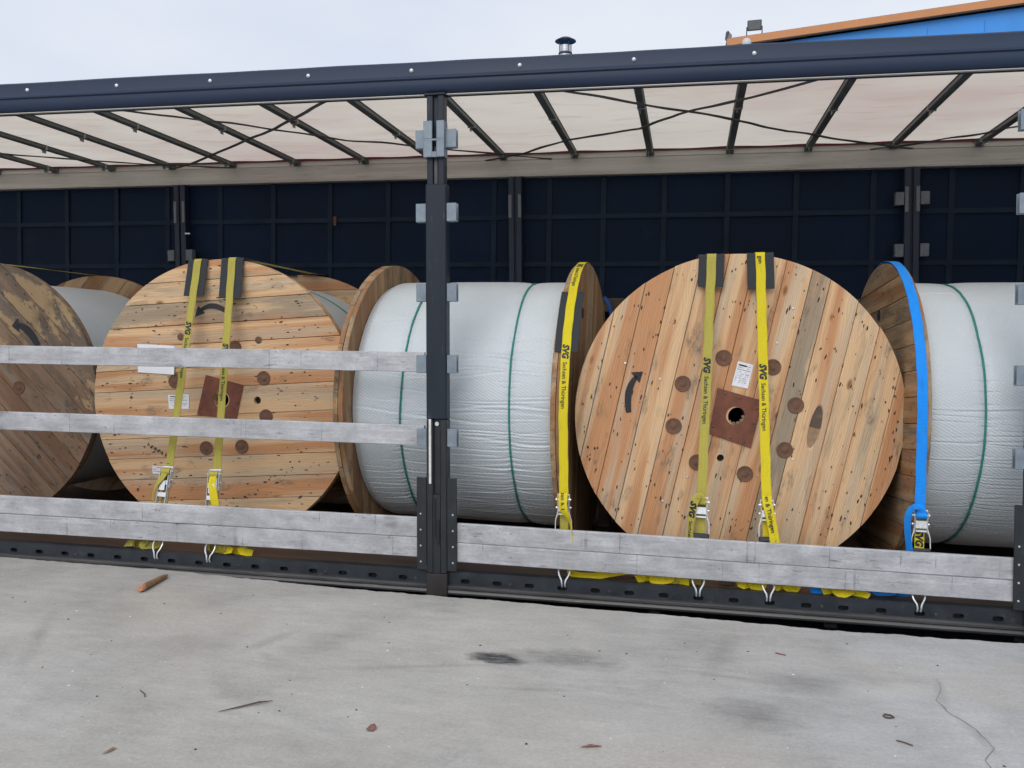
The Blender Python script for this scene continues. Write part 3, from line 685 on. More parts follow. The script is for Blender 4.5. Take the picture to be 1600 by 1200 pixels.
# side posts
def side_post(x, lean, rear=False):
    p_ = empty('side_post', (x, -.055, 0), (0, lean, 0), tr); p_.scale = (.95, 1, 1)
    mb = MB()
    for a, b in ((-.052, -.016), (.014, .050)): mb.box(a, b, .005, .07, 2.10, 2.64, .003)
    mb.box(-.016, .014, .022, .068, 2.10, 2.64); mb.build('mast', 'post_paint', p_)
    MB().box(-.066, .060, -.004, .075, 2.634, 2.645, .002).build('head_plate', 'post_paint', p_)
    MB().box(-.012, .010, .014, .021, 2.10, 2.36, .002).build('lock_bar', 'rub_rail', p_)
    mb = MB(); mb.box(-.060, .062, .0, .08, .86, 2.155, .006); mb.build('mast_cover', 'post_paint', p_)
    mb = MB(); mb.box(-.060, -.020, .0, .08, -.004, .859, .005); mb.box(.022, .062, .0, .08, -.004, .859, .005); mb.box(-.0199, .0219, .022, .078, .44, .858); mb.box(-.0199, .0219, .002, .078, -.002, .4395)
    mb.build('mast_foot', 'base_paint', p_)
    mb = MB()
    mb.lathe([(.0, 0), (.012, 0), (.012, -.004), (.0, -.004)], 12, 'y', (-.0, .018, .835)); mb.build('lock_pin', 'zinc', p_)
    MB().box(-.044, -.029, -.007, -.0005, .50, .862, .003).build('lever', 'white_lever', p_)
    MB().box(.002, .018, -.0045, -.0005, .16, .30, .001).build('slot_cover', 'under', p_)
    MB().box(-.014, -.004, -.0035, -.0005, .20, .42, .001).build('latch_slot_shade', 'under', p_)  # raised dark strip, painted shade in place of a cut slot
    for s_ in (-1, 1):
        w_ = MB(); w_.box(s_ * .0605 if s_ < 0 else .0625, s_ * .122, .003, .011, .012, .535, .003); wg = w_.build('base_wing', 'base_paint', p_)
        for z in (.06, .06 + .09, .06 + .18, .06 + .27): MB().lathe([(0, -.003), (.004, -.003), (.006, 0)], 8, 'y', (s_ * .098, .003, z)).build('bolt', 'zinc', wg)
    MB().box(-.063, .064, -.002, .05, -.128, -.005, .004).build('foot', 'rust_foot', p_)
    # pockets for the boards, one pair per row
    for z, big in ((2.40, 1), (2.0, 1), (1.562, 0), (1.167, 0), (.758, 0)):
        for s_ in (-1, 1):
            xa = .056 if z > 2.2 else .0625
            xa = xa if s_ > 0 else (-.054 if z > 2.2 else -.0605)
            xb = s_ * .122
            pk = MB(); pk.box(xa, xb, .009, .0145, z - .05, z + .05, .003); pk.box(xa, xb, .046, .052, z - .05, z + .05, .002); pk.box(xa, xb, .0147, .0458, z - .05, z - .043)
            pk.box(xa, xa + s_ * .005, .0147, .0458, z - .0425, z + .05)
            pk.build('slat_pocket', 'pocket', p_)
    sv = MB(); sv.box(-.066, -.014, -.018, -.001, 2.395, 2.492, .002); sv.box(.012, .058, -.018, -.001, 2.395, 2.492, .002); sv.box(-.066, .058, -.018, -.001, 2.385, 2.3948); sv.box(-.066, -.014, -.020, -.001, 2.296, 2.3845, .002); sv.box(.012, .058, -.020, -.001, 2.296, 2.3845, .002); sv.box(-.0139, .0119, -.020, -.001, 2.296, 2.325); sv.box(-.066, -.053, -.0009, .05, 2.296, 2.492); sv.box(.0515, .058, -.0009, .05, 2.296, 2.492)
    sv.build('sleeve', 'pocket', p_)
side_post(.026, rad(-.75)); side_post(3.085, rad(-1.3)); side_post(-3.07, 0)

# ---------------------------------------------------------------- boards that drop into the post pockets
def slat(x0, x1, zc0, zc1, h, label, y=-.025):
    L = math.hypot(x1 - x0, zc1 - zc0); a = math.atan2(zc1 - zc0, x1 - x0)
    t = .012
    pr = [(-t, -h / 2 + .003), (-t + .003, -h / 2), (t - .003, -h / 2), (t, -h / 2 + .004), (t, h / 2 - .004), (t - .003, h / 2), (-t + .007, h / 2), (-t, h / 2 - .006)]
    mb = MB(); sd_ = rnd.random() * 50
    mb.extr(pr, -L / 2, L / 2, 40, lambda x, y_, z: (x, y_ + .0025 * mnoise.noise((x * 1.5 + sd_, 0, 0)) + .0012 * mnoise.noise((x * 12 + sd_, z * 30, 0)), z + .002 * mnoise.noise((x * .8 + sd_, 3, 0)) + .0012 * mnoise.noise((x * 16 + sd_, 9, z * 20))))
    o = mb.build('side_board', 'slat', None, False, ((x0 + x1) / 2, y, (zc0 + zc1) / 2), (0, -a, 0))
    tag(o, label, 'board', 'metal boards slotted between the side posts')
    return o
slat(-3.0, -.062, 1.176, 1.176, .111, 'uppermost scuffed grey metal board, crossing in front of the left drums')
slat(-3.0, -.060, .765, .766, .113, 'scuffed grey metal board across the left drums, second from top')
slat(-3.0, -.054, .240, .249, .112, 'grey metal board left of the post, upper of the stacked bottom pair')
slat(-3.0, -.050, .125, .135, .112, 'grey metal board left of the post, lower of the stacked bottom pair', -.0245)
slat(.135, 2.975, .229, .210, .108, 'grey metal board right of the post, upper of the stacked pair')
slat(.137, 2.977, .119, .102, .108, 'grey metal board right of the post, lower of the stacked pair', -.0245)
tag(MB().box(.06, 3.0, 2.37, 2.395, 1.55, 1.66, .003).build('timber_side_board', 'pine_old'), 'brown wooden board on the far side, glimpsed between two drums', 'board')

# ================================================================== CABLE DRUMS
R0, LEN = .90, 1.36
def plank_mesh(y0, y1, R, th, hole=0., b=.0022):
    ym = (y0 + y1) / 2; mb = MB()
    ya, yb = max(y0, -R + .004), min(y1, R - .004)
    if hole and y0 < hole and y1 > -hole: parts = (-1, 1)
    else: parts = (0,)
    for pt in parts:
        n_ = 9; ysm = [ya + (yb - ya) * i / n_ for i in range(n_ + 1)]
        if pt: ysm = sorted(set(ysm + [q for q in [hole * math.sin(rad(a)) for a in range(-90, 91, 15)] if ya < q < yb]))
        def xo(y): return math.sqrt(max(0, R * R - y * y))
        def xi(y): return math.sqrt(hole * hole - y * y) if abs(y) < hole else 0.0
        if pt == 0: outl = [(-xo(y), y) for y in ysm] + [(xo(y), y) for y in reversed(ysm)]
        else: outl = [(pt * xi(y), y) for y in ysm] + [(pt * xo(y), y) for y in reversed(ysm)]
        k = 1 - 2 * b / (yb - ya); yc = (ya + yb) / 2
        n2 = len(outl)
        vs_ = [(x, y - ym, -th) for x, y in outl] + [(x, y - ym, -b) for x, y in outl] + [(x * (1 - b / R), yc + (y - yc) * k - ym, 0) for x, y in outl]
        fs = [tuple(range(n2))] + [(r_ * n2 + i, r_ * n2 + (i + 1) % n2, (r_ + 1) * n2 + (i + 1) % n2, (r_ + 1) * n2 + i) for r_ in (0, 1) for i in range(n2)]
        fs.append(tuple(2 * n2 + i for i in range(n2)))
        mb.add(vs_, fs)
    return mb.mesh('plank')
PM = {}
def flange(drum, y, rz, seams, ang, mat, tones=None, hole=.042, matin=None, seed=0, inner=True, inner_ang=None, cuts=()):
    rr = random.Random(seed)
    fl_ = empty('flange', (0, y, R0), (0, 0, rz), drum)
    def layer(sm, a, d, th, m, tn, back):
        for i, (s0, s1) in enumerate(zip(sm, sm[1:])):
            key = (round(s0, 3), round(s1, 3), th, hole)
            cut = [c for c in cuts if not back and s0 < c[1] < s1]
            if key in PM and not cut: me = PM[key].copy() if False else PM[key]
            else:
                me = plank_mesh(s0 + rr.uniform(.0009, .0021), s1 - rr.uniform(.0009, .0021), R0 - rr.uniform(0, .005), th, hole)
                if not cut: PM[key] = me
            me = me if not cut else me
            ym = (s0 + s1 + 0) / 2
            if me.materials and me.materials[0] != M[m]:
                me = me.copy(); me.materials.clear()
            jd = rr.uniform(-.0016, .0012)
            ca, sa = math.cos(a), math.sin(a)
            mt = Matrix(((ca, -sa, 0, -ym * sa), (0, 0, -1, d + jd), (sa, ca, 0, ym * ca), (0, 0, 0, 1)))
            o = link('plank', me, m, fl_); o.matrix_local = mt
            t_ = tn[i] if tn else (rr.uniform(.3, .75), rr.uniform(.25, .62), rr.uniform(.35, .6))
            o.color = (t_[0], t_[1], t_[2], 1)
            for c in cut:
                cm = MB(); kind, _, ax, rx, ry = c
                if kind == 'hole': cm.lathe([(0, -.1), (rx, -.1), (rx, .1), (0, .1)], 20, 'z', (ax, c[1] - ym, 0))
                else:
                    pts = []
                    for la in range(0, 13):
                        lat = -PI / 2 + PI * la / 12
                        for lo in range(24): pts.append((ax + rx * math.cos(lat) * math.cos(2 * PI * lo / 24), c[1] - ym + ry * math.cos(lat) * math.sin(2 * PI * lo / 24), .004 + .026 * math.sin(lat)))
                    cm.add(pts, [(la * 24 + lo, la * 24 + (lo + 1) % 24, (la + 1) * 24 + (lo + 1) % 24, (la + 1) * 24 + lo) for la in range(12) for lo in range(24)])
                ct = link('cutter', cm.mesh('cutter'), m, fl_); ct.matrix_local = mt
                md = o.modifiers.new('cut', 'BOOLEAN'); md.object = ct; md.operation = 'DIFFERENCE'; md.solver = 'EXACT'
                bpy.context.view_layer.update(); dg = bpy.context.evaluated_depsgraph_get()
                nm = bpy.data.meshes.new_from_object(o.evaluated_get(dg)); o.modifiers.clear(); o.data = nm; nm.name = 'plank'
                bpy.data.objects.remove(ct)
    layer(seams, ang, 0.0, .030, mat, tones, False)
    if inner:
        sm = [-R0 + .004] + [-.77 + .14 * i for i in range(12)] + [R0 - .004]
        # the inner layer faces the barrel: turned round so its chamfered face shows there
        ia = ang + PI / 2 if inner_ang is None else inner_ang
        for i, (s0, s1) in enumerate(zip(sm, sm[1:])):
            key = ('in', round(s0, 3), hole)
            if key not in PM: PM[key] = plank_mesh(s0 + .0011, s1 - .0011, R0 - .002, .029, hole)
            me = PM[key]; m = matin or mat
            if me.materials and me.materials[0] != M[m]:
                k2 = key + (m,)
                if k2 not in PM: c2 = me.copy(); c2.materials.clear(); PM[k2] = c2
                me = PM[k2]
            ym = (s0 + s1) / 2; ca, sa = math.cos(ia), math.sin(ia)
            o = link('plank', me, m, fl_); o.matrix_local = Matrix(((ca, sa, 0, ym * sa), (0, 0, 1, .0625), (sa, -ca, 0, -ym * ca), (0, 0, 0, 1)))
            o.color = (rr.uniform(.3, .75), rr.uniform(.3, .65), rr.uniform(.4, .6), 1)
    return fl_
def washer(fl_, u, v, sunk=0.0):
    mb = MB(); mb.lathe([(.045, -.0004), (.0442, -.0034), (.041, -.0040), (.037, -.0022), (.027, -.0016), (.0185, -.0012), (.0165, -.0034), (.013, -.0042), (.0075, -.0040), (.0065, -.0056), (.0, -.0060)], 22, 'y')
    return mb.build('bolt_washer', 'rust_washer', fl_, True, (u, -.0014, v), (0, rnd.uniform(0, 6), 0))
def hub(fl_, cs, hole, r=.05, nails=6):
    """square rusty plate with a round hole; cs = four corners (u, v)"""
    cu_ = sum(c[0] for c in cs) / 4; cv = sum(c[1] for c in cs) / 4
    N_ = 32; mb = MB(); out = []; inn = []; lip = []
    C4 = [Vector((c[0], c[1])) for c in cs]; per = []
    for i in range(4):
        for k in range(8): per.append(C4[i].lerp(C4[(i + 1) % 4], k / 8))
    for p_ in per:
        d = Vector((p_.x - hole[0], p_.y - hole[1])).normalized(); out.append((p_.x, p_.y)); inn.append((hole[0] + d.x * r, hole[1] + d.y * r))
    vs_ = [(x, -.0062, z) for x, z in out] + [(x, -.0062, z) for x, z in inn] + [(x, -.0016, z) for x, z in out] + [(x, .055, z) for x, z in inn]
    fs = [(i, (i + 1) % N_, N_ + (i + 1) % N_, N_ + i) for i in range(N_)] + [(i, (i + 1) % N_, 2 * N_ + (i + 1) % N_, 2 * N_ + i) for i in range(N_)] + [(N_ + i, N_ + (i + 1) % N_, 3 * N_ + (i + 1) % N_, 3 * N_ + i) for i in range(N_)]
    mb.add(vs_, fs); pl = mb.build('hub_plate', 'rust', fl_)
    for i in range(4):
        for t in (.13, .5):
            q = C4[i].lerp(C4[(i + 1) % 4], t) * .86 + Vector((cu_, cv)) * .14
            MB().lathe([(.0, -.0105), (.006, -.0095), (.009, -.006)], 10, 'y', (q.x, 0, q.y)).build('rivet', 'rust_washer', pl)
    # torn packing lip and black cup coloured for the shade inside the hole
    MB().lathe([(r + .001, .054), (r + .001, .5), (0, .5)], 24, 'y', (hole[0], 0, hole[1])).build('bore_shade', 'under', fl_)
    mb = MB(); vs_ = []; fs = []
    for i in range(15):
        a = rad(-150 + i * 11); k = .75 + .10 * math.sin(i * 2.3)
        vs_ += [(hole[0] + r * .99 * math.cos(a), .006, hole[1] + r * .99 * math.sin(a)), (hole[0] + r * k * math.cos(a), .016, hole[1] + r * k * math.sin(a))]
    mb.add(vs_, [(2 * i, 2 * i + 1, 2 * i + 3, 2 * i + 2) for i in range(14)]); mb.build('torn_lining', 'pine_edge', fl_)
def nails(fl_, n_, seed, rings=(.845, .80, .63, .585, .36), ang=0.0):
    rr = random.Random(seed); mb = MB()
    for i in range(n_):
        r_ = rr.choice(rings + (.845, .63)) + (rr.uniform(-.012, .012) if rr.random() < .65 else rr.uniform(-.12, .12)); a = rr.uniform(0, 2 * PI); u, v = r_ * math.cos(a), r_ * math.sin(a)
        if math.hypot(u, v) > .875 or math.hypot(u, v) < .2: continue
        s_ = rr.uniform(.0018, .0048); e = rr.uniform(1.2, 3.8); b = ang + rr.uniform(-.2, .2); pts = []
        for k in range(7):
            t = 2 * PI * k / 7; x_, y_ = s_ * e * math.cos(t) * rr.uniform(.7, 1.2), s_ * math.sin(t) * rr.uniform(.7, 1.2)
            pts.append((u + x_ * math.cos(b) - y_ * math.sin(b), -.0022, v + x_ * math.sin(b) + y_ * math.cos(b)))
        mb.add(pts, [tuple(range(7))])
    stuff(mb.build('nail_holes', 'dark_hole', fl_))
def arrow(fl_, tip, mid, end, w=.030):
    P = []
    t_, m_, e_ = Vector(tip), Vector(mid), Vector(end)
    for i in range(17):
        t = i / 16; P.append(e_ * (1 - t) ** 2 + (m_ * 2 - (e_ + t_) * .5) * 2 * t * (1 - t) + t_ * t * t)
    mb = MB(); vs_ = []; fs = []
    for i in range(14):
        d = (P[i + 1] - P[i]).normalized(); nn = Vector((-d.y, d.x)); ww = w * (.62 + .45 * math.sin(PI * min(1, (i + 2) / 15)))
        if i == 13: ww *= .55
        for s_ in (-1, 1): q = P[i] + nn * s_ * ww / 2; vs_.append((q.x, -.0032, q.y))
    fs = [(2 * i, 2 * i + 1, 2 * i + 3, 2 * i + 2) for i in range(13)]
    d = (P[16] - P[13]).normalized(); nn = Vector((-d.y, d.x)); k = len(vs_); b = P[13]
    for q in (P[16], b + nn * w * 1.05 - d * .012, b - nn * w * 1.05 - d * .012): vs_.append((q.x, -.0032, q.y))
    fs.append((k, k + 1, k + 2)); mb.add(vs_, fs); mb.build('painted_arrow', 'black_paint', fl_)
def sheet(fl_, cs, name, rows=0, bar=False, ink='grey_ink', curl=.004):
    C4 = [Vector(c) for c in cs]      # tl, tr, br, bl
    def P(s_, t): a = C4[0].lerp(C4[1], s_); b = C4[3].lerp(C4[2], s_); return a.lerp(b, t)
    mb = MB(); n_ = 6; vs_ = []
    def dep(s_, t): return -.0035 - curl * (s_ ** 3 * t ** 2 + .5 * (1 - s_) ** 3) - .0012 * math.sin(s_ * 9 + t * 5)
    for j in range(n_ + 1):
        for i in range(n_ + 1): q = P(i / n_, j / n_); vs_.append((q.x, dep(i / n_, j / n_), q.y))
    mb.add(vs_, [(j * (n_ + 1) + i, j * (n_ + 1) + i + 1, (j + 1) * (n_ + 1) + i + 1, (j + 1) * (n_ + 1) + i) for i in range(n_) for j in range(n_)])
    sh = mb.build(name, 'paper', fl_, 'all')
    if rows:
        mb = MB(); rr = random.Random(5)
        def rect(s0, s1, t0, t1):
            vs2 = [(P(s_, t).x, dep(s_, t) - .0009, P(s_, t).y) for s_, t in ((s0, t0), (s1, t0), (s1, t1), (s0, t1))]; mb.add(vs2, [(0, 1, 2, 3)])
        for r_ in range(rows):
            t = .12 + .76 * r_ / rows; s_ = .08
            while s_ < .9:
                w_ = rr.uniform(.03, .10)
                if rr.random() < .7: rect(s_, min(.93, s_ + w_), t, t + .30 / rows)
                s_ += w_ + .02
        mb.build('print', ink, sh)
        if bar:
            mb = MB(); rect(.10, .62, .10, .155); mb.build('heading', 'ink', sh)
def wrap(drum, nax=90, nang=260, rb=.772, seed=1, twines=(), creases=60, strength=1.0, front=None):
    """bubble foil round the cable, creased and pulled in under the twine"""
    rs = np.random.RandomState(seed); a0, a1 = .066, LEN - .066
    t = np.linspace(0, 1, nax + 1)[:, None]; th = np.linspace(0, 2 * PI, nang, endpoint=False)[None, :]
    ax = a0 + (a1 - a0) * t
    r_ = np.full((nax + 1, nang), rb)
    r_ -= .020 * np.exp(-((1 - t) * (a1 - a0) / .03) ** 2) + .012 * np.exp(-(t * (a1 - a0) / .04) ** 2)
    r_ += .003 * np.sin(th * 3 + 1.1 + t * 3) + .0015 * np.sin(th * 7 + t * 5)
    for (tw, sk, ph) in twines:
        c = tw + sk * np.sin(th + ph)
        r_ -= .010 * np.exp(-((ax - c) / .022) ** 2) + .006 * np.exp(-((ax - c) / .08) ** 2)
    for i in range(creases):
        ca = rs.uniform(0, 2 * PI) if i % 3 else rad(rs.uniform(140, 260)); cc = rs.uniform(a0, a1)
        if twines and i % 2: cc = twines[rs.randint(len(twines))][0] + rs.uniform(-.1, .1)
        ln = rs.uniform(.10, .45); d = rs.uniform(.0018, .0062) * strength; w = rs.uniform(.0035, .0075)
        drift = ca + .02 * np.sin((ax - cc) * 8 + i) + rs.uniform(-.05, .05) * (ax - cc)
        da = (th - drift + PI) % (2 * PI) - PI
        env = np.clip(1.15 - np.abs((ax - cc) / ln), 0, 1) ** .6
        r_ += env * (-d * np.exp(-(da * rb / w) ** 2) + .55 * d * np.exp(-((da * rb - 2.1 * w) / (1.6 * w)) ** 2))
    if front is not None:      # thin taut creases low on the near side, short ticks under the twine
        sg = 1 if front > 90 else -1
        for i in range(46):
            ca = rad(front + sg * (-6 + 70 * (i + rs.uniform(-.35, .35)) / 46)); cc = rs.uniform(a0, a1); ln = rs.uniform(.15, .6); d = rs.uniform(.0016, .0040)
            da = (th - ca - .010 * np.sin((ax - cc) * 6 + i) + PI) % (2 * PI) - PI
            env = np.clip(1.1 - np.abs((ax - cc) / ln), 0, 1) ** .5; w = rs.uniform(.0028, .0042)
            r_ += env * (-d * np.exp(-(da * rb / w) ** 2) + .4 * d * np.exp(-((da * rb - 2.2 * w) / (1.8 * w)) ** 2))
        for (tw, sk, ph) in twines:
            a = front - 75
            while a < front + 75:
                c = tw + sk * math.sin(rad(a) + ph); da = (th - rad(a) + PI) % (2 * PI) - PI; ln = rs.uniform(.03, .085)
                r_ -= rs.uniform(.003, .006) * np.clip(1 - np.abs((ax - c) / ln), 0, 1) * np.exp(-(da * rb / .0036) ** 2); a += rs.uniform(2.2, 6.5)
    X = r_ * np.cos(th); Z = R0 + r_ * np.sin(th); Y = np.broadcast_to(ax, r_.shape)
    vs_ = np.stack([X, Y, Z], -1).reshape(-1, 3)
    I, J = np.meshgrid(np.arange(nax), np.arange(nang), indexing='ij'); J2 = (J + 1) % nang
    f = np.stack([I * nang + J, I * nang + J2, (I + 1) * nang + J2, (I + 1) * nang + J], -1).reshape(-1, 4)
    me = bpy.data.meshes.new('barrel_wrap'); me.from_pydata(vs_.tolist(), [], f[:, ::-1].tolist()); me.update()
    for p_ in me.polygons: p_.use_smooth = True
    ul = me.uv_layers.new(name='UVMap')
    uvs = np.zeros((len(me.loops), 2)); li = np.zeros(len(me.loops), dtype=np.int32); me.loops.foreach_get('vertex_index', li)
    uvs[:, 0] = vs_[li, 1]; ang_ = (li % nang) / nang * 2 * PI * rb
    # avoid the wrap-round smear on the last column
    quad = (np.arange(len(li)) // 4); mx = np.zeros(quad.max() + 1); np.maximum.at(mx, quad, ang_); ang_ = np.where((mx[quad] - ang_) > PI * rb, ang_ + 2 * PI * rb, ang_)
    uvs[:, 1] = ang_; ul.data.foreach_set('uv', uvs.ravel())
    w_ = link('barrel_wrap', me, 'foil', drum)
    for q, (tw, sk, ph) in enumerate(twines):
        P = []
        for k in range(121):
            a = 2 * PI * k / 120; c = tw + sk * math.sin(a + ph) + .004 * mnoise.noise((math.cos(a) * 3, math.sin(a) * 3, q * 4))
            i = int(round((c - a0) / (a1 - a0) * nax)); i = max(0, min(nax, i)); j = int(round(a / (2 * PI) * nang)) % nang
            rr_ = r_[i, j] + .0035 + .002; P.append((rr_ * math.cos(a), c, R0 + rr_ * math.sin(a)))
        MB().tube(P, .0060, 6, False).build('twine', 'twine', w_, True)
    return w_

SD = [-.896, -.79, -.655, -.52, -.38, -.243, -.105, .065, .21, .315, .485, .625, .785, .896]     # seams across drum D, left to right
SD = [-a for a in reversed(SD)]
TD = [(.72, .25, .45), (.50, .42, .45), (.40, .52, .50), (.42, .18, .42), (.48, .86, .48), (.55, .25, .42), (.62, .20, .40), (.66, .15, .40), (.52, .22, .40), (.40, .12, .38), (.62, .18, .42), (.58, .30, .42), (.45, .62, .55), (.72, .30, .50)]
TD = [(.72, .30, .50), (.46, .46, .50), (.48, .50, .48), (.50, .24, .42), (.50, .76, .50), (.60, .35, .44), (.45, .18, .42), (.50, .15, .40), (.68, .15, .40), (.42, .15, .38), (.72, .18, .40), (.66, .20, .42), (.38, .50, .58), (.72, .22, .48)][:13]
SBm = [-.896, -.77, -.638, -.497, -.359, -.228, -.095, .082, .218, .366, .492, .636, .77, .896]
TB = [(.66, .22, .42), (.40, .42, .45), (.70, .18, .45), (.52, .18, .45), (.45, .22, .42), (.40, .16, .42), (.38, .15, .40), (.58, .20, .44), (.48, .30, .46), (.52, .20, .42), (.42, .70, .48), (.40, .50, .52), (.48, .52, .56)]
SA = [-.896] + [-.755 + .1372 * i for i in range(12)] + [.896]
SE = [-.896] + [-.76 + .138 * i for i in range(12)] + [.896]

def drum(loc, rz, label):
    return thing('cable_drum', label, 'cable drum', loc, (0, 0, rz), 'wooden cable drums lashed on the trailer')
# --- large drum facing us, right of the post
dD = drum((1.648, .278, 0), .085, 'pale wooden drum right of the post, boards near vertical, two yellow straps over it')
f = flange(dD, 0, 0, SD, rad(78.1), 'pine', TD, .05, seed=3, cuts=[('hole', *[(lambda u, v: (-u * math.sin(rad(78.1)) + v * math.cos(rad(78.1)), u * math.cos(rad(78.1)) + v * math.sin(rad(78.1))))(-.084, -.234)][0], .020, 0), ('oval', *[(lambda u, v: (-u * math.sin(rad(78.1)) + v * math.cos(rad(78.1)), u * math.cos(rad(78.1)) + v * math.sin(rad(78.1))))(.42, -.052)][0], .135, .034)])
MB().lathe([(.0205, .0285), (.0205, .15), (0, .15)], 20, 'y', (-.084, 0, -.234)).build('bore_shade', 'under', f); MB().lathe([(0, .0282), (.0195, .0282)], 20, 'y', (-.084, 0, -.234)).build('bore_shade', 'under', f)  # black disc across the hole paints its inner darkness over the lit plank
hub(f, [(-.109, .156), (.137, .090), (.078, -.174), (-.152, -.100)], (-.010, .004), .052)
ov = rad(78.1)
for k in range(2):
    vs_ = []
    for i in range(13):
        a = PI * i / 12 + (-PI / 2 if k == 0 else PI / 2); x_, y_ = .128 * math.cos(a), .0315 * math.sin(a)
        vs_.append((.42 + x_ * math.cos(ov) - y_ * math.sin(ov), .0050 + .003 * k, -.052 + x_ * math.sin(ov) + y_ * math.cos(ov)))
    mb = MB(); mb.add(vs_, [tuple(range(13))]); o = mb.build('oval_inset', 'pine_old' if k == 0 else 'oval_grey', f)  # two wood pieces, coloured darker to stand in for the recess's faint shading
for u, v in ((-.08, .323), (-.30, .176), (-.345, -.062), (-.212, -.262), (.051, -.319), (.262, -.18), (.314, .068), (.186, .276)): washer(f, u, v)
nails(f, 330, 11, ang=rad(78))
arrow(f, (-.520, .240), (-.590, .150), (-.595, .008), .036)
sheet(f, [(-.003, .307), (.082, .287), (.053, .155), (-.034, .172)], 'shipping_label', 9, True, curl=.001)
for u, v in ((-.425, .20), (-.62, .285), (.205, .41), (.285, .60), (.305, -.23), (-.262, -.345), (-.395, -.485)): MB().lathe([(0, -.0058), (.0055, -.0048), (.0075, -.0012)], 10, 'y', (u, 0, v)).build('screw', 'zinc', f, True)
flange(dD, LEN, PI, SE, rad(10), 'pine_old', None, .05, seed=5)
wrap(dD, 40, 120, seed=2, creases=20)
# --- drum facing us behind the boards, left
dB = drum((-1.544, .39, 0), .03, 'pale wooden drum with level boards behind the metal boards, two yellow straps over it')
th_ = rad(3.9)
f = flange(dB, 0, 0, SBm, th_, 'pine', TB, .05, seed=8, cuts=[('hole', -.246 * math.sin(th_) + .003 * math.cos(th_), .246 * math.cos(th_), .024, 0)])
MB().lathe([(0, .0282), (.0235, .0282)], 20, 'y', (.246, 0, .003)).build('bore_shade', 'under', f)  # black disc set in the hole as painted shade
hub(f, [(-.104, .158), (.154, .098), (.104, -.125), (-.166, -.099)], (.004, .001), .055)
for u, v in ((-.322, .113), (.289, .145), (.305, -.097), (.14, -.295), (-.105, -.313), (.095, .335)): washer(f, u, v)
for u, v in ((-.28, .40), (.255, .385)): MB().lathe([(.0, -.002), (.020, -.0022), (.024, -.0006)], 16, 'y', (u, -.001, v)).build('wood_plug', 'rust_washer', f, True)
nails(f, 330, 21, (.845, .80, .64, .60, .40), rad(8))
arrow(f, (-.180, .528), (-.072, .598), (.055, .552), .032)
sheet(f, [(-.58, .350), (-.322, .342), (-.319, .155), (-.578, .165)], 'document_pouch', 0, curl=.012)
sheet(f, [(-.369, .024), (-.224, .030), (-.222, -.064), (-.364, -.068)], 'shipping_label', 6, True, curl=.001)
sheet(f, [(-.484, -.441), (-.404, -.444), (-.403, -.494), (-.482, -.492)], 'small_tag', 3, False, 'red_ink', curl=.001)
mb = MB(); x0, y0 = -.518, -.302
pts = []
for i in range(34):
    t = i / 33; pts.append((x0 + .135 * t + .006 * math.sin(i * 2.1), -.0028, y0 - .070 * t + (.014 if i % 2 else -.012) * (.5 + .5 * abs(math.sin(i * 1.3)))))
for a, b in zip(pts, pts[1:]):
    if rnd.random() < .8:
        d = Vector(b) - Vector(a); n_ = Vector((-d.z, 0, d.x)).normalized() * .0014; mb.add([Vector(a) - n_, Vector(a) + n_, Vector(b) + n_, Vector(b) - n_], [(0, 1, 2, 3)])
mb.build('pencil_scrawl', 'ink', f)
flange(dB, LEN, PI, SE, rad(88), 'pine', None, .05, seed=9)
wrap(dB, 60, 200, seed=4, creases=26, twines=((.95, .01, 0),))
# --- battered drum at far left
dA = drum((-3.403, .44, 0), .03, 'battered dark wooden drum with splintered boards at the left edge')
f = flange(dA, 0, 0, SA, rad(-44.5), 'pine_rough', [(rnd.uniform(.35, .6), .30 if b < .3 else .42 + .34 * min(1, (b - .3) / .4), rnd.uniform(.45, .62)) for b in SA[:-1]], .05, seed=12)
hub(f, [(-.13, .13), (.13, .12), (.12, -.13), (-.13, -.13)], (0, 0), .052)
for k in range(8): washer(f, .319 * math.cos(rad(7 + 45 * k)), .319 * math.sin(rad(7 + 45 * k)))
nails(f, 330, 31, (.86, .80, .72, .6, .45), rad(-45))
arrow(f, (.268, .458), (.375, .440), (.468, .325), .050)
# splintered slivers standing off the boards
for k in range(26):
    r_ = rnd.uniform(.70, .86); a = rad(rnd.uniform(-28, 40)); u, v = r_ * math.cos(a), r_ * math.sin(a); L_ = rnd.uniform(.03, .10); w_ = rnd.uniform(.004, .011); b = rad(-44.5) + rnd.uniform(-.35, .35)
    d = Vector((math.cos(b), 0, math.sin(b))); n_ = Vector((-math.sin(b), 0, math.cos(b))); p0 = Vector((u, -.001, v))
    mb = MB(); mb.add([p0 - n_ * w_, p0 + n_ * w_, p0 + d * L_ * .6 + n_ * w_ * .6 + Vector((0, -.006, 0)), p0 + d * L_ + Vector((0, -.013, 0)), p0 + d * L_ * .55 - n_ * w_ * .7 + Vector((0, -.004, 0)), p0 + d * L_ * .4 + Vector((0, .003, 0))], [(0, 1, 2, 3, 4), (0, 5, 1), (1, 5, 2), (2, 5, 3), (3, 5, 4), (4, 5, 0)])
    o = mb.build('splinter', 'pine_edge', f)
flange(dA, LEN, PI, SE, rad(40), 'pine_old', None, .05, seed=14)
wrap(dA, 60, 200, seed=6, creases=14, twines=((.20, .012, .5),))
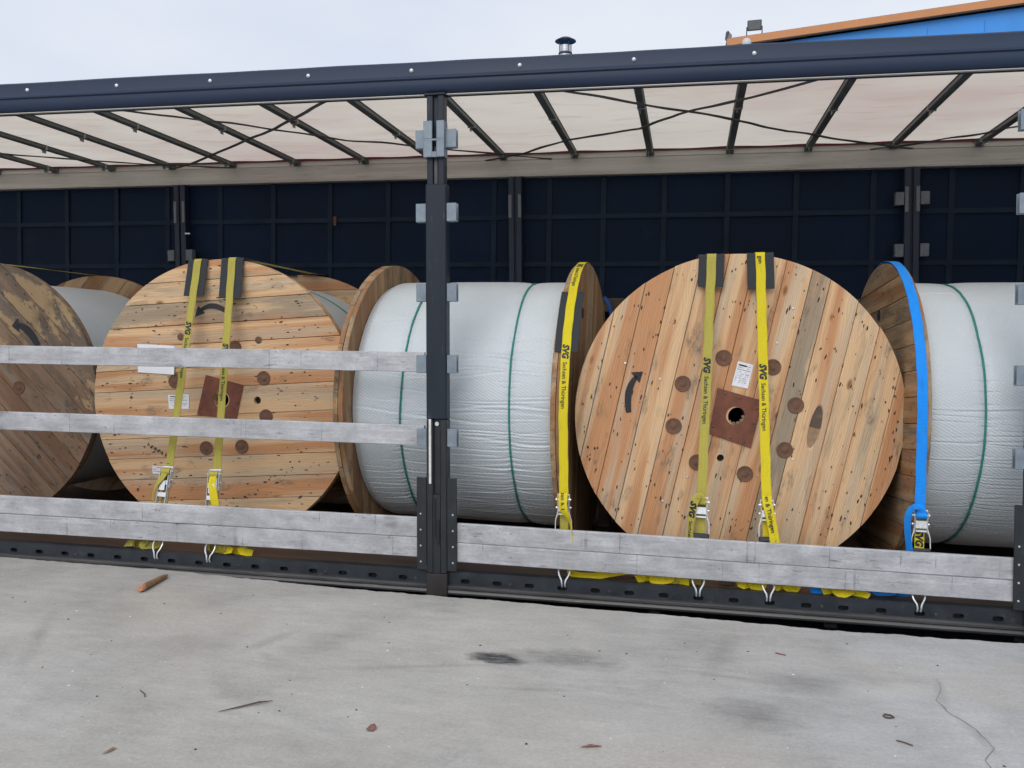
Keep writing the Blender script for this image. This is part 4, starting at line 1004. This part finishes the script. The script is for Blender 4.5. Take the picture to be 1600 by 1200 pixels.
# --- wrapped drum lying across, behind the post: its near end faces right
rzC = rad(87.05)
dC = drum((.748, .912, 0), rzC, 'white wrapped drum lying across behind the post, one yellow strap on its right flange')
f = flange(dC, 0, 0, SE, rad(84), 'pine_old', None, .05, seed=17, inner_ang=rad(10))
hub(f, [(-.13, .13), (.13, .12), (.12, -.13), (-.13, -.13)], (0, 0), .052)
nails(f, 120, 41, ang=rad(84))
MB().lathe([(.0, -.003), (.034, -.003), (.034, .02)], 18, 'y', (-.26, 0, .578)).build('finger_hole_shade', 'under', f)  # flat black disc on the boards, painted shade instead of a cut hole
f = flange(dC, LEN, PI, SE, rad(20), 'pine_old', None, .05, seed=18, matin='pine_old', inner_ang=rad(86))
wrap(dC, 90, 1400, rb=.782, front=180, seed=8, creases=45, twines=((.335, .012, .6), (1.00, .015, 2.2)), strength=.75)
# --- wrapped drum lying across at the right edge
rzE = rad(-90 + 1.3)
dE = drum((2.513, .956, 0), rzE, 'white wrapped drum lying across at the right edge, blue strap on its flange')
f = flange(dE, 0, 0, SE, rad(5), 'pine_old', None, .05, seed=27, inner_ang=rad(95))
hub(f, [(-.13, .13), (.13, .12), (.12, -.13), (-.13, -.13)], (0, 0), .052)
nails(f, 150, 51, ang=rad(5))
MB().lathe([(.0, -.003), (.034, -.003), (.034, .02)], 18, 'y', (-.03, 0, .588)).build('finger_hole_shade', 'under', f)  # black disc again, the hole's shade given as colour
flange(dE, LEN, PI, SE, rad(20), 'pine_old', None, .05, seed=28)
wrap(dE, 90, 1400, rb=.782, front=0, seed=13, creases=40, twines=((.345, .012, 1.2), (1.05, .01, 2.2)), strength=.7)

# ================================================================== STRAPS, RATCHETS, MATS
def ratchet(parent, P, side, nrm, tang, mat, long=True, scale=1.0):
    """P: top of the ratchet on the strap; tang points down the strap; nrm points to the viewer"""
    R_ = Matrix((side, -nrm, -tang)).transposed().to_4x4(); R_.translation = P
    rt = empty('ratchet', (0, 0, 0), (0, 0, 0), parent); rt.matrix_local = R_       # local x side, -y to the viewer, z up the strap
    k = scale
    mb = MB()
    for s_ in (-1, 1):
        mb.box(s_ * .0315 * k, s_ * .0345 * k, -.030 * k, .004, -.125 * k, -.012 * k, .001)
        mb.lathe([(0, -.0012), (.016 * k, -.0012), (.016 * k, .0012), (0, .0012)], 16, 'x', (s_ * .0365 * k, -.018 * k, -.030 * k))
    mb.box(-.033 * k, .033 * k, .0041, .0066, -.120 * k, -.06 * k); mb.build('frame', 'zinc', rt)
    mb = MB(); mb.box(-.036 * k, .036 * k, -.012 * k, -.006 * k, -.010 * k, .0, .002); mb.box(-.036 * k, -.033 * k, -.014 * k, .0, -.03 * k, .0); mb.box(.033 * k, .036 * k, -.014 * k, .0, -.03 * k, .0); mb.build('top_bar', 'zinc', rt)
    mb = MB(); mb.tube([(-.040 * k, -.018 * k, -.030 * k), (.040 * k, -.018 * k, -.030 * k)], .0075 * k, 10)
    for s_ in (-1, 1):
        for (yy, zz) in ((-.018, -.030), (-.012, -.078)): mb.lathe([(0, -.004), (.006 * k, -.004), (.006 * k, .004), (0, .004)], 8, 'x', (s_ * .0405 * k, yy * k, zz * k))
    mb.build('axle', 'zinc', rt, True)
    mb = MB(); mb.lathe([(.010 * k, -.027 * k), (.0185 * k, -.027 * k), (.0185 * k, .027 * k), (.010 * k, .027 * k)], 18, 'x', (0, -.018 * k, -.030 * k)); mb.build('wound_webbing', mat, rt, True)
    hd = MB()
    if long:
        hd.box(-.0285 * k, .0285 * k, -.034 * k, -.031 * k, -.098 * k, -.058 * k, .001)
        hd.box(-.030 * k, -.0286 * k, -.034 * k, -.010 * k, -.110 * k, -.04 * k); hd.box(.0286 * k, .030 * k, -.034 * k, -.010 * k, -.110 * k, -.04 * k)
        hd.box(-.0285 * k, .0285 * k, -.033 * k, -.028 * k, -.118 * k, -.108 * k, .001)
        h_ = hd.build('handle', 'zinc', rt)
        for s_ in (-1, 1): MB().tube([(s_ * .030 * k, -.024 * k, -.085 * k), (s_ * .036 * k, -.026 * k, -.115 * k), (s_ * .046 * k, -.028 * k, -.150 * k), (s_ * .048 * k, -.028 * k, -.205 * k)], .0030, 8).build('rod', 'zinc', h_, True)
        MB().box(-.050 * k, .050 * k, -.038 * k, -.018 * k, -.235 * k, -.205 * k, .006).build('grip', 'black_plastic', h_)
    else:
        for s_ in (-1, 1): hd.box(s_ * .0265 * k, s_ * .0295 * k, -.042 * k, -.016 * k, -.245 * k, -.05 * k, .001)
        for z_ in (-.095, -.165, -.235): hd.box(-.0264 * k, .0264 * k, -.040 * k, -.036 * k, (z_ - .013) * k, (z_ + .013) * k, .001)
        h_ = hd.build('handle', 'zinc', rt)
        MB().box(-.018 * k, .018 * k, -.046 * k, -.0405 * k, -.14 * k, -.085 * k, .001).build('release_plate', 'zinc', h_)
    return rt
def hook(parent, x, y=-.004):
    h_ = MB()
    for s_ in (-1, 1):
        h_.tube([(x + s_ * .020, y + .010, .086), (x + s_ * .029, y + .004, .062), (x + s_ * .031, y - .006, .045), (x + s_ * .026, y - .016, .026), (x + s_ * .012, y - .026, .002), (x + s_ * .0085, y - .030, -.018), (x + s_ * .0085, y - .024, -.034), (x + s_ * .0085, y + .004, -.040)], .0047, 8)
    h_.tube([(x - .022, y + .010, .086), (x + .022, y + .010, .086)], .0047, 8)
    h_.build('claw_hook', 'zinc', parent, True)
def tail(parent, pts, nrm, mat, width=.048, text=False, td=.02):
    P = []; N_ = []
    V = [Vector(a) for a in pts]; W = [Vector(a).normalized() for a in nrm]
    for i in range(len(V) - 1):
        p0 = V[max(0, i - 1)]; p1 = V[i]; p2 = V[i + 1]; p3 = V[min(len(V) - 1, i + 2)]
        for k in range(6):
            t = k / 6; P.append(.5 * ((2 * p1) + (p2 - p0) * t + (2 * p0 - 5 * p1 + 4 * p2 - p3) * t * t + (3 * p1 - p0 - 3 * p2 + p3) * t ** 3)); N_.append(W[i].lerp(W[i + 1], t))
    P.append(V[-1]); N_.append(W[-1]); pa = Path(P, N_)
    o = ribbon(pa, 'loose_end', mat, parent, width, .0026, .015)
    if text: strap_text(pa, td, o, .0032)
    return o
def mat_pad(path, d0, d1, label, width=.14, off=.0, th=.005, skew=0):
    pa = Path([p_ + n_ * off for p_, n_ in zip(path.p, path.n)], path.n)
    o = ribbon(pa, 'rubber_mat', 'black_rubber', None, width, th, .02, d0, d1)
    return tag(o, label, 'rubber mat', 'black rubber mats under the straps')

GRP = 'ratchet straps over the drums'
def over_strap(name_label, top, hk, drum_loc, rz, mat, z_r, long, text_z, tail_fn, mat_low=None, pad=None, ylift=.0):
    """strap from the hook on the rave straight up to the flange edge, across to the far flange and down behind"""
    t = thing('ratchet_strap', name_label, 'strap', (0, 0, 0), (0, 0, 0), GRP)
    ax = Vector((-math.sin(rz), math.cos(rz), 0)); tp = Vector(top); lo = Vector((hk, .008, .075))
    back = tp + ax * (LEN + .012)
    pts = [Vector((back.x, back.y + .004, .7)), back + Vector((0, 0, -.06)), back + Vector((0, -.004, .006)), tp + ax * .03 + Vector((0, 0, .010)), tp + Vector((0, -.002, .006)), tp + Vector((0, -.010, -.008)), lo]
    nr = [(0, 1, 0), (0, 1, .1), (0, .5, 1), (0, -.1, 1), (0, -.7, .8), (0, -1, .15), (0, -1, .12)]
    pa = Path(pts, nr)
    w_ = ribbon(pa, 'webbing', mat, t, .05, .0028, .03, 0, pa.find_z(z_r) + .02, jitter=.0012)
    dz = pa.find_z(z_r)
    for tz in text_z:
        strap_text(pa, pa.find_z(tz) if tz < 1.78 else tz - 100, w_, dmin=.5, dmax=dz - .003)
    ribbon(pa, 'fixed_webbing', mat_low or mat, t, .046, .0026, .05, dz + .04, pa.L)
    p_, n_, sd = pa.at(dz); tg = (pa.at(dz + .05)[0] - p_).normalized()
    ratchet(t, p_ + n_ * .004, sd, n_, tg, mat, long, .94 if long else 1.05)
    hook(t, hk)
    tail_fn(t, p_, n_, sd, tg)
    return t, pa
def topd(pa): return pa.d[4]

# D left: worn strap, olive loose end on the left of the ratchet
def tl_Dl(t, p_, n_, sd, tg):
    b = p_ + n_ * .035
    tail(t, [b + tg * .03, b - tg * .006 - sd * .012 + n_ * .012, b + tg * .03 - sd * .036 + n_ * .010, b + tg * .10 - sd * .046, b + tg * .19 - sd * .052 - n_ * .005, b + tg * .27 - sd * .05 - n_ * .01], [n_, (n_ - tg), n_ - sd * .5, n_ * .8 - sd * .6, n_ * .7 - sd * .7, n_ - sd * .5], 'yellow_worn', .045, True, .085)
    floor_coil(t, 1.14, 1.44, .085, 'yellow_worn', 3); floor_coil(t, 1.15, 1.38, .06, 'yellow', 4)
def floor_coil(t, xa, xb, y, mat, seed, zlift=.0):
    rr = random.Random(seed); P = []; N_ = []
    n_ = 8
    for i in range(n_):
        s_ = i / (n_ - 1) + .13 * math.sin(i * 2.4 + seed); P.append((xa + (xb - xa) * s_, y - .012 + .026 * math.sin(i * 1.7 + seed * 1.3), .027 + zlift + .011 * math.sin(i * 2.1 + seed))); N_.append((.6 * math.sin(i * 1.9 + seed), -1, .55 + .5 * math.sin(i * 1.3 + seed * .7)))
    tail(t, P, N_, mat, .044)
YD = .278
pD = lambda u: Vector((1.648 + u * math.cos(.085), .278 + u * math.sin(.085) - .004, R0 + math.sqrt(R0 * R0 - u * u)))
t, paDl = over_strap('worn yellow strap with ratchet, left of the two on the near vertical boarded drum', pD(-.159), 1.455, None, .085, 'yellow_worn', .480, True, (1.225, .30 + .02), tl_Dl)
mat_pad(paDl, topd(paDl) - .20, topd(paDl) + .165, 'black rubber mat, left of two, on rim of upright boarded drum', .138, -.0065)
def tl_Dr(t, p_, n_, sd, tg):
    b = p_ + n_ * .030
    tail(t, [b - tg * .02, b + tg * .02 + n_ * .018, b + tg * .08 + sd * .012 + n_ * .020, b + tg * .16 + sd * .026 + n_ * .012, b + tg * .25 + sd * .036 + n_ * .004], [n_, n_ + sd * .1, n_ + sd * .15, n_ + sd * .1, n_], 'yellow', .049)
    o = t.children[-1]
    pa = Path([b - tg * .02 + n_ * .001, b + tg * .02 + n_ * .019, b + tg * .08 + sd * .012 + n_ * .021, b + tg * .16 + sd * .026 + n_ * .013, b + tg * .25 + sd * .036 + n_ * .005], [n_] * 5)
    part_text(pa, .005, o, 'en & Thüringen')
    floor_coil(t, 1.66, 1.79, .06, 'yellow', 6, .004); floor_coil(t, 1.84, 1.98, .075, 'yellow', 7)
def part_text(pa, d, parent, body):
    vs_, fs = text_mesh(body, .0315, .0006, 0); mb = MB(); out = []
    for v in vs_: p_, n_, sd = pa.at(d + v[0] * .98); out.append(p_ + sd * (v[1] - .011) + n_ * .0046)
    mb.add(out, fs); mb.build('lettering', 'ink', parent)
t, paDr = over_strap('bright yellow strap with ratchet, right of the two on the near vertical boarded drum', pD(.101), 1.814, None, .085, 'yellow', .480, True, (1.195,), tl_Dr)
part_text(paDr, topd(paDr) + .020, t, 'gen')
mat_pad(paDr, topd(paDr) - .20, topd(paDr) + .185, 'black rubber mat, right of two, on rim of upright boarded drum', .142, -.0065)
# B pair
pB = lambda u: Vector((-1.544 + u * math.cos(.03), .39 + u * math.sin(.03) - .004, R0 + math.sqrt(R0 * R0 - u * u)))
def tl_Bl(t, p_, n_, sd, tg):
    b = p_ + n_ * .034
    tail(t, [b + tg * .045 + n_ * .004, b + tg * .07 - sd * .006 + n_ * .014, b + tg * .12 - sd * .036 + n_ * .018, b + tg * .18 - sd * .052 + n_ * .012, b + tg * .26 - sd * .05], [n_, n_ - sd * .4, n_ * .8 - sd * .7, n_ * .7 - sd * .8, n_ - sd * .5], 'yellow_worn', .044)
    floor_coil(t, -1.98, -1.78, .06, 'yellow_worn', 12)
t, paBl = over_strap('worn yellow strap with ratchet, left of the two on the level boarded drum', pB(-.151), -1.736, None, .03, 'yellow_worn', .505, False, (1.395, .525), tl_Bl)
def tl_Br(t, p_, n_, sd, tg):
    b = p_ + n_ * .034
    tail(t, [b + tg * .045 + n_ * .004, b + tg * .09 + sd * .004 + n_ * .016, b + tg * .15 + sd * .018 + n_ * .020, b + tg * .21 + sd * .030 + n_ * .012, b + tg * .28 + sd * .032], [n_, n_ + sd * .3, n_ + sd * .5, n_ + sd * .3, n_], 'yellow', .044)
    floor_coil(t, -1.46, -1.16, .07, 'yellow_worn', 14); floor_coil(t, -1.36, -1.15, .05, 'yellow', 15)
t, paBr = over_strap('yellow strap with ratchet, right of the two on the level boarded drum', pB(.084), -1.389, None, .03, 'yellow_worn', .500, False, (1.262,), tl_Br)
mat_pad(paBl, topd(paBl) - .20, topd(paBl) + .225, 'black rubber mat, left of two, on near rim of level boarded drum', .135, -.0065)
mat_pad(paBr, topd(paBr) - .20, topd(paBr) + .245, 'black rubber mat, right of two, on near rim of level boarded drum', .150, -.0065)
# far mats on the back flange of the level boarded drum
for pa, wh in ((paBl, 'left'), (paBr, 'right')):
    mat_pad(pa, pa.d[1] - .06, pa.d[2] + .10, 'black rubber mat on the far rim of the level boarded drum, %s of two' % wh, .20, -.0065)
# strap over the battered drum: only the run across its top shows
t = thing('ratchet_strap', 'yellow strap stretched across the top of the battered drum at far left', 'strap', (0, 0, 0), (0, 0, 0), GRP)
bx_ = -3.50; by0, by1 = .432, .432 + LEN + .016
pa = Path([(bx_ - .03, by1 + .006, .8), (bx_, by1 + .004, 1.78), (bx_, by1 - .02, 1.804), (bx_, .9, 1.806), (bx_, by0 + .02, 1.802), (bx_, by0 - .008, 1.79), (bx_ - .08, .02, .10), (bx_ - .08, -.010, .06)], [(0, 1, 0), (0, 1, .3), (0, .1, 1), (.2, -.45, 1), (0, -.1, 1), (0, -1, .3), (0, -1, .1), (0, -1, .1)])
ribbon(pa, 'webbing', 'yellow_worn', t, .05, .0028, .05); hook(t, bx_ - .08)
# rim straps: C (yellow) and E (blue over yellow)
def rim_strap(label, cx, cy, hk, mat, mat_low, z_r, texts, wx=None):
    t = thing('ratchet_strap', label, 'strap', (0, 0, 0), (0, 0, 0), GRP)
    pts = []; nr = []; r_ = R0 + .007
    for a in range(-30, 181, 5):           # from low at the back, over the top, to the front
        q = rad(a); pts.append((cx, cy + r_ * math.cos(q), R0 + r_ * math.sin(q))); nr.append((0, math.cos(q), math.sin(q)))
    pts.append((hk, .006, .075)); nr.append((0, -1, 0))
    pa = Path(pts, nr); dz = 0
    # the last crossing of z_r is on the front
    dz = pa.d[-2] + (pa.d[-1] - pa.d[-2]) * (pts[-2][2] - z_r) / (pts[-2][2] - pts[-1][2])
    w_ = ribbon(pa, 'webbing', mat, t, .05, .0028, .03, 0, dz + .02, jitter=.0010)
    for d in texts: strap_text(pa, d(pa), w_, dmax=dz - .003)
    ribbon(pa, 'fixed_webbing', mat_low, t, .046, .0026, .05, dz + .04, pa.L)
    p_, n_, sd = pa.at(dz); tg = (pa.at(dz + .05)[0] - p_).normalized()
    ratchet(t, p_ + n_ * .004, sd, n_, tg, mat, True, .94); hook(t, hk)
    return t, pa, (p_, n_, sd, tg), dz
def zfront(z):
    def fn(pa):
        for i in range(len(pa.p) - 1, 0, -1):
            if pa.p[i].z <= z <= pa.p[i - 1].z: return pa.d[i - 1] + (pa.d[i] - pa.d[i - 1]) * (pa.p[i - 1].z - z) / max(1e-6, pa.p[i - 1].z - pa.p[i].z)
        return 0
    return fn
t, paC, (p_, n_, sd, tg), dz = rim_strap('bright yellow strap over the right flange of the white wrapped drum by the post', .715, .912, .737, 'yellow', 'yellow_worn', .470, (zfront(1.285), lambda pa: zfront(1.285)(pa) - .80))
b = p_ + n_ * .03
tail(t, [b - tg * .01, b + tg * .03 + n_ * .016, b + tg * .075 + n_ * .020 + sd * .004, b + tg * .12 + sd * .024 + n_ * .012, b + tg * .17 + sd * .040, b + tg * .26 + sd * .046 - n_ * .01], [n_, n_, n_ - sd * .3, n_ * .7 - sd * .9, n_ * .35 - sd, n_ * .3 - sd], 'yellow', .048)
o = t.children[-1]
part_text(Path([b - tg * .01, b + tg * .03 + n_ * .016, b + tg * .075 + n_ * .021 + sd * .004, b + tg * .10 + sd * .012 + n_ * .020], [n_] * 4), .0, o, 'sen & T')
tail(t, [(.755, .03, .085), (.765, .05, .03), (.80, .06, .012), (.90, .05, .014), (1.0, .07, .034), (1.10, .10, .046), (1.16, .12, .03)], [(-.6, -.6, .6), (-.4, -.7, .7), (0, -.6, 1), (0, -.8, .8), (0, -1, .5), (0, -1, .4), (0, -.6, 1)], 'yellow', .042)
q0, q1 = zfront(1.60)(paC), zfront(1.262)(paC)
mat_pad(paC, q0, q1, 'long black rubber mat on the flange rim of the white wrapped drum by the post', .128, -.0055)
t, paE, (p_, n_, sd, tg), dz = rim_strap('bright blue strap over the flange of the white wrapped drum at the right edge', 2.547, .956, 2.545, 'blue_web', 'yellow', .475, ())
strap_text(paE, dz + .105, t, .0034, dmax=paE.L)
b = p_ + n_ * .03
tail(t, [b + tg * .02, b - tg * .012 - sd * .01 + n_ * .006, b - tg * .012 - sd * .040 + n_ * .006, b + tg * .03 - sd * .062, b + tg * .11 - sd * .062 - n_ * .004, b + tg * .20 - sd * .05 - n_ * .01, b + tg * .30 - sd * .045 - n_ * .02], [n_, n_ - tg, -tg - sd * .3 + n_ * .3, -sd + n_ * .5, -sd + n_ * .5, -sd + n_ * .5, -sd + n_ * .5], 'blue_web', .045)
floor_coil(t, 2.05, 2.30, .075, 'blue_web', 22); floor_coil(t, 2.30, 2.50, .10, 'blue_web', 23, .006); floor_coil(t, 2.11, 2.30, .045, 'yellow', 24)
t = thing('lashing_rope', 'thin blue strap hanging behind the white wrapped drum', 'strap')
tail(t, [(.70, 2.36, 1.668), (.74, 2.345, 1.62), (.765, 2.34, 1.52), (.77, 2.34, 1.35), (.76, 2.345, .9)], [(0, -1, .5), (0, -1, .2), (0, -1, 0), (0, -1, 0), (0, -1, 0)], 'blue_rope', .03)

# chocks and offcuts
def chock(x0, x1, y0, y1, h, label, mat='pine_edge'):
    mb = MB(); mb.add([(x0, y0, 0), (x1, y0, 0), (x1, y1, 0), (x0, y1, 0), (x0, y0, h), (x1, y0, h), (x1, y1, h * .35), (x0, y1, h * .35)], [(3, 2, 1, 0), (0, 1, 5, 4), (2, 3, 7, 6), (4, 5, 6, 7), (1, 2, 6, 5), (3, 0, 4, 7)])
    tag(mb.build('wooden_chock', mat), label, 'chock', 'wooden chocks on the trailer floor')
chock(.80, .93, .42, .62, .17, 'wooden chock on the floor by the flange with the yellow strap')
chock(2.41, 2.495, .42, .62, .165, 'wooden chock on the floor by the flange with the blue strap')
chock(.72 + .06, .86, 1.42, 1.52, .22, 'dark wooden chock far back between two drums', 'pine_old')
tag(MB().box(1.57, 1.645, .09, .16, .001, .05, .002).build('wood_offcut', 'pine_edge'), 'small orange wood offcut on the floor between strap hooks', 'wood')

# ================================================================== LITTER ON THE DOCK
def on_dock(z=0): return DOCK_Z + z
P0, P1 = Vector((-1.505, -.52, on_dock(.022))), Vector((-1.545, -.20, on_dock(.012)))
s_ = thing('wooden_stake', 'round pointed wooden stake with orange end lying on the concrete', 'stake')
MB().tube([P0.lerp(P1, .12), P0.lerp(P1, .5), P0.lerp(P1, .82), P0.lerp(P1, .93), P1], [.0185, .0175, .015, .009, .003], 12).build('shaft', 'bark', s_, True)
MB().tube([P0, P0.lerp(P1, .02), P0.lerp(P1, .12)], [.013, .0182, .0187], 12).build('painted_end', 'orange_mark', s_, True)
def sliver(pts, r_, mat, name, label, cat):
    mb = MB(); mb.tube([(x, y, on_dock(z)) for x, y, z in pts], r_, 6); tag(mb.build(name, mat), label, cat)
sliver([(-.30, -1.79, .004), (-.24, -1.735, .006), (-.19, -1.69, .009), (-.15, -1.66, .006)], [.0012, .0034, .0042, .0012], 'twig', 'wood_splinter', 'long thin wood splinter lying on the concrete left of centre', 'splinter')
sliver([(2.122, -1.462, .003), (2.145, -1.475, .004), (2.168, -1.492, .003)], .0026, 'twig', 'twig', 'short dark twig on the concrete at lower right', 'twig')
sliver([(2.12, -1.262, .003), (2.128, -1.245, .005), (2.150, -1.248, .004), (2.158, -1.262, .003), (2.140, -1.276, .005), (2.122, -1.27, .004)], .0032, 'twig', 'twig', 'curled dark twig ring on the concrete at right', 'twig')
sliver([(1.045, -1.765, .004), (1.075, -1.752, .006), (1.112, -1.742, .003)], [.0015, .0055, .0015], 'leaf', 'dry_leaf', 'reddish curled leaf scrap at the bottom centre of the concrete', 'leaf')
sliver([(-.70, -1.68, .003), (-.66, -1.71, .004), (-.645, -1.73, .003)], .002, 'twig', 'twig', 'hair thin twig on the concrete at left', 'twig')
sliver([(1.79, -.66, .003), (1.83, -.68, .003)], .0035, 'leaf', 'dry_leaf', 'tiny reddish leaf scrap on the concrete near the trailer', 'leaf')
mb = MB(); vs_ = [(.280, -1.80, .003), (.289, -1.775, .010), (.302, -1.772, .013), (.317, -1.79, .008), (.310, -1.812, .003), (.290, -1.815, .009), (.30, -1.793, .016)]
mb.add([(x, y, on_dock(z)) for x, y, z in vs_], [(0, 1, 6), (1, 2, 6), (2, 3, 6), (3, 4, 6), (4, 5, 6), (5, 0, 6)]); tag(mb.build('dry_leaf', 'leaf'), 'crumpled red brown leaf on the concrete below the post', 'leaf')
mb = MB(); vs_ = [(-.505, -2.17, .003), (-.49, -2.13, .008), (-.478, -2.125, .003), (-.488, -2.165, .009)]
mb.add([(x, y, on_dock(z)) for x, y, z in vs_], [(0, 1, 3), (1, 2, 3)]); tag(mb.build('wood_chip', 'bark'), 'pale wood chip on the concrete at lower left', 'wood chip')
for mt_, nn, sd_ in (('grit', 75, 5), ('grit_light', 60, 9)):
    rr = random.Random(sd_); mb = MB()
    for i in range(nn):
        x, y = rr.uniform(-2.6, 3.2), rr.uniform(-2.3, -.3); s_ = rr.uniform(.002, .0065)
        vs_ = [(x + s_ * math.cos(a) * rr.uniform(.6, 1.5), y + s_ * math.sin(a) * rr.uniform(.6, 1.3), on_dock(.0005)) for a in (0, 1.3, 2.5, 3.8, 5)] + [(x, y, on_dock(s_ * .8))]
        mb.add(vs_, [(k, (k + 1) % 5, 5) for k in range(5)])
    stuff(mb.build('grit', mt_))
for o in list(bpy.data.objects):
    if o.name.startswith('grit'): o['label'] = 'fine grit and crumbs scattered over the concrete'; o['category'] = 'grit'
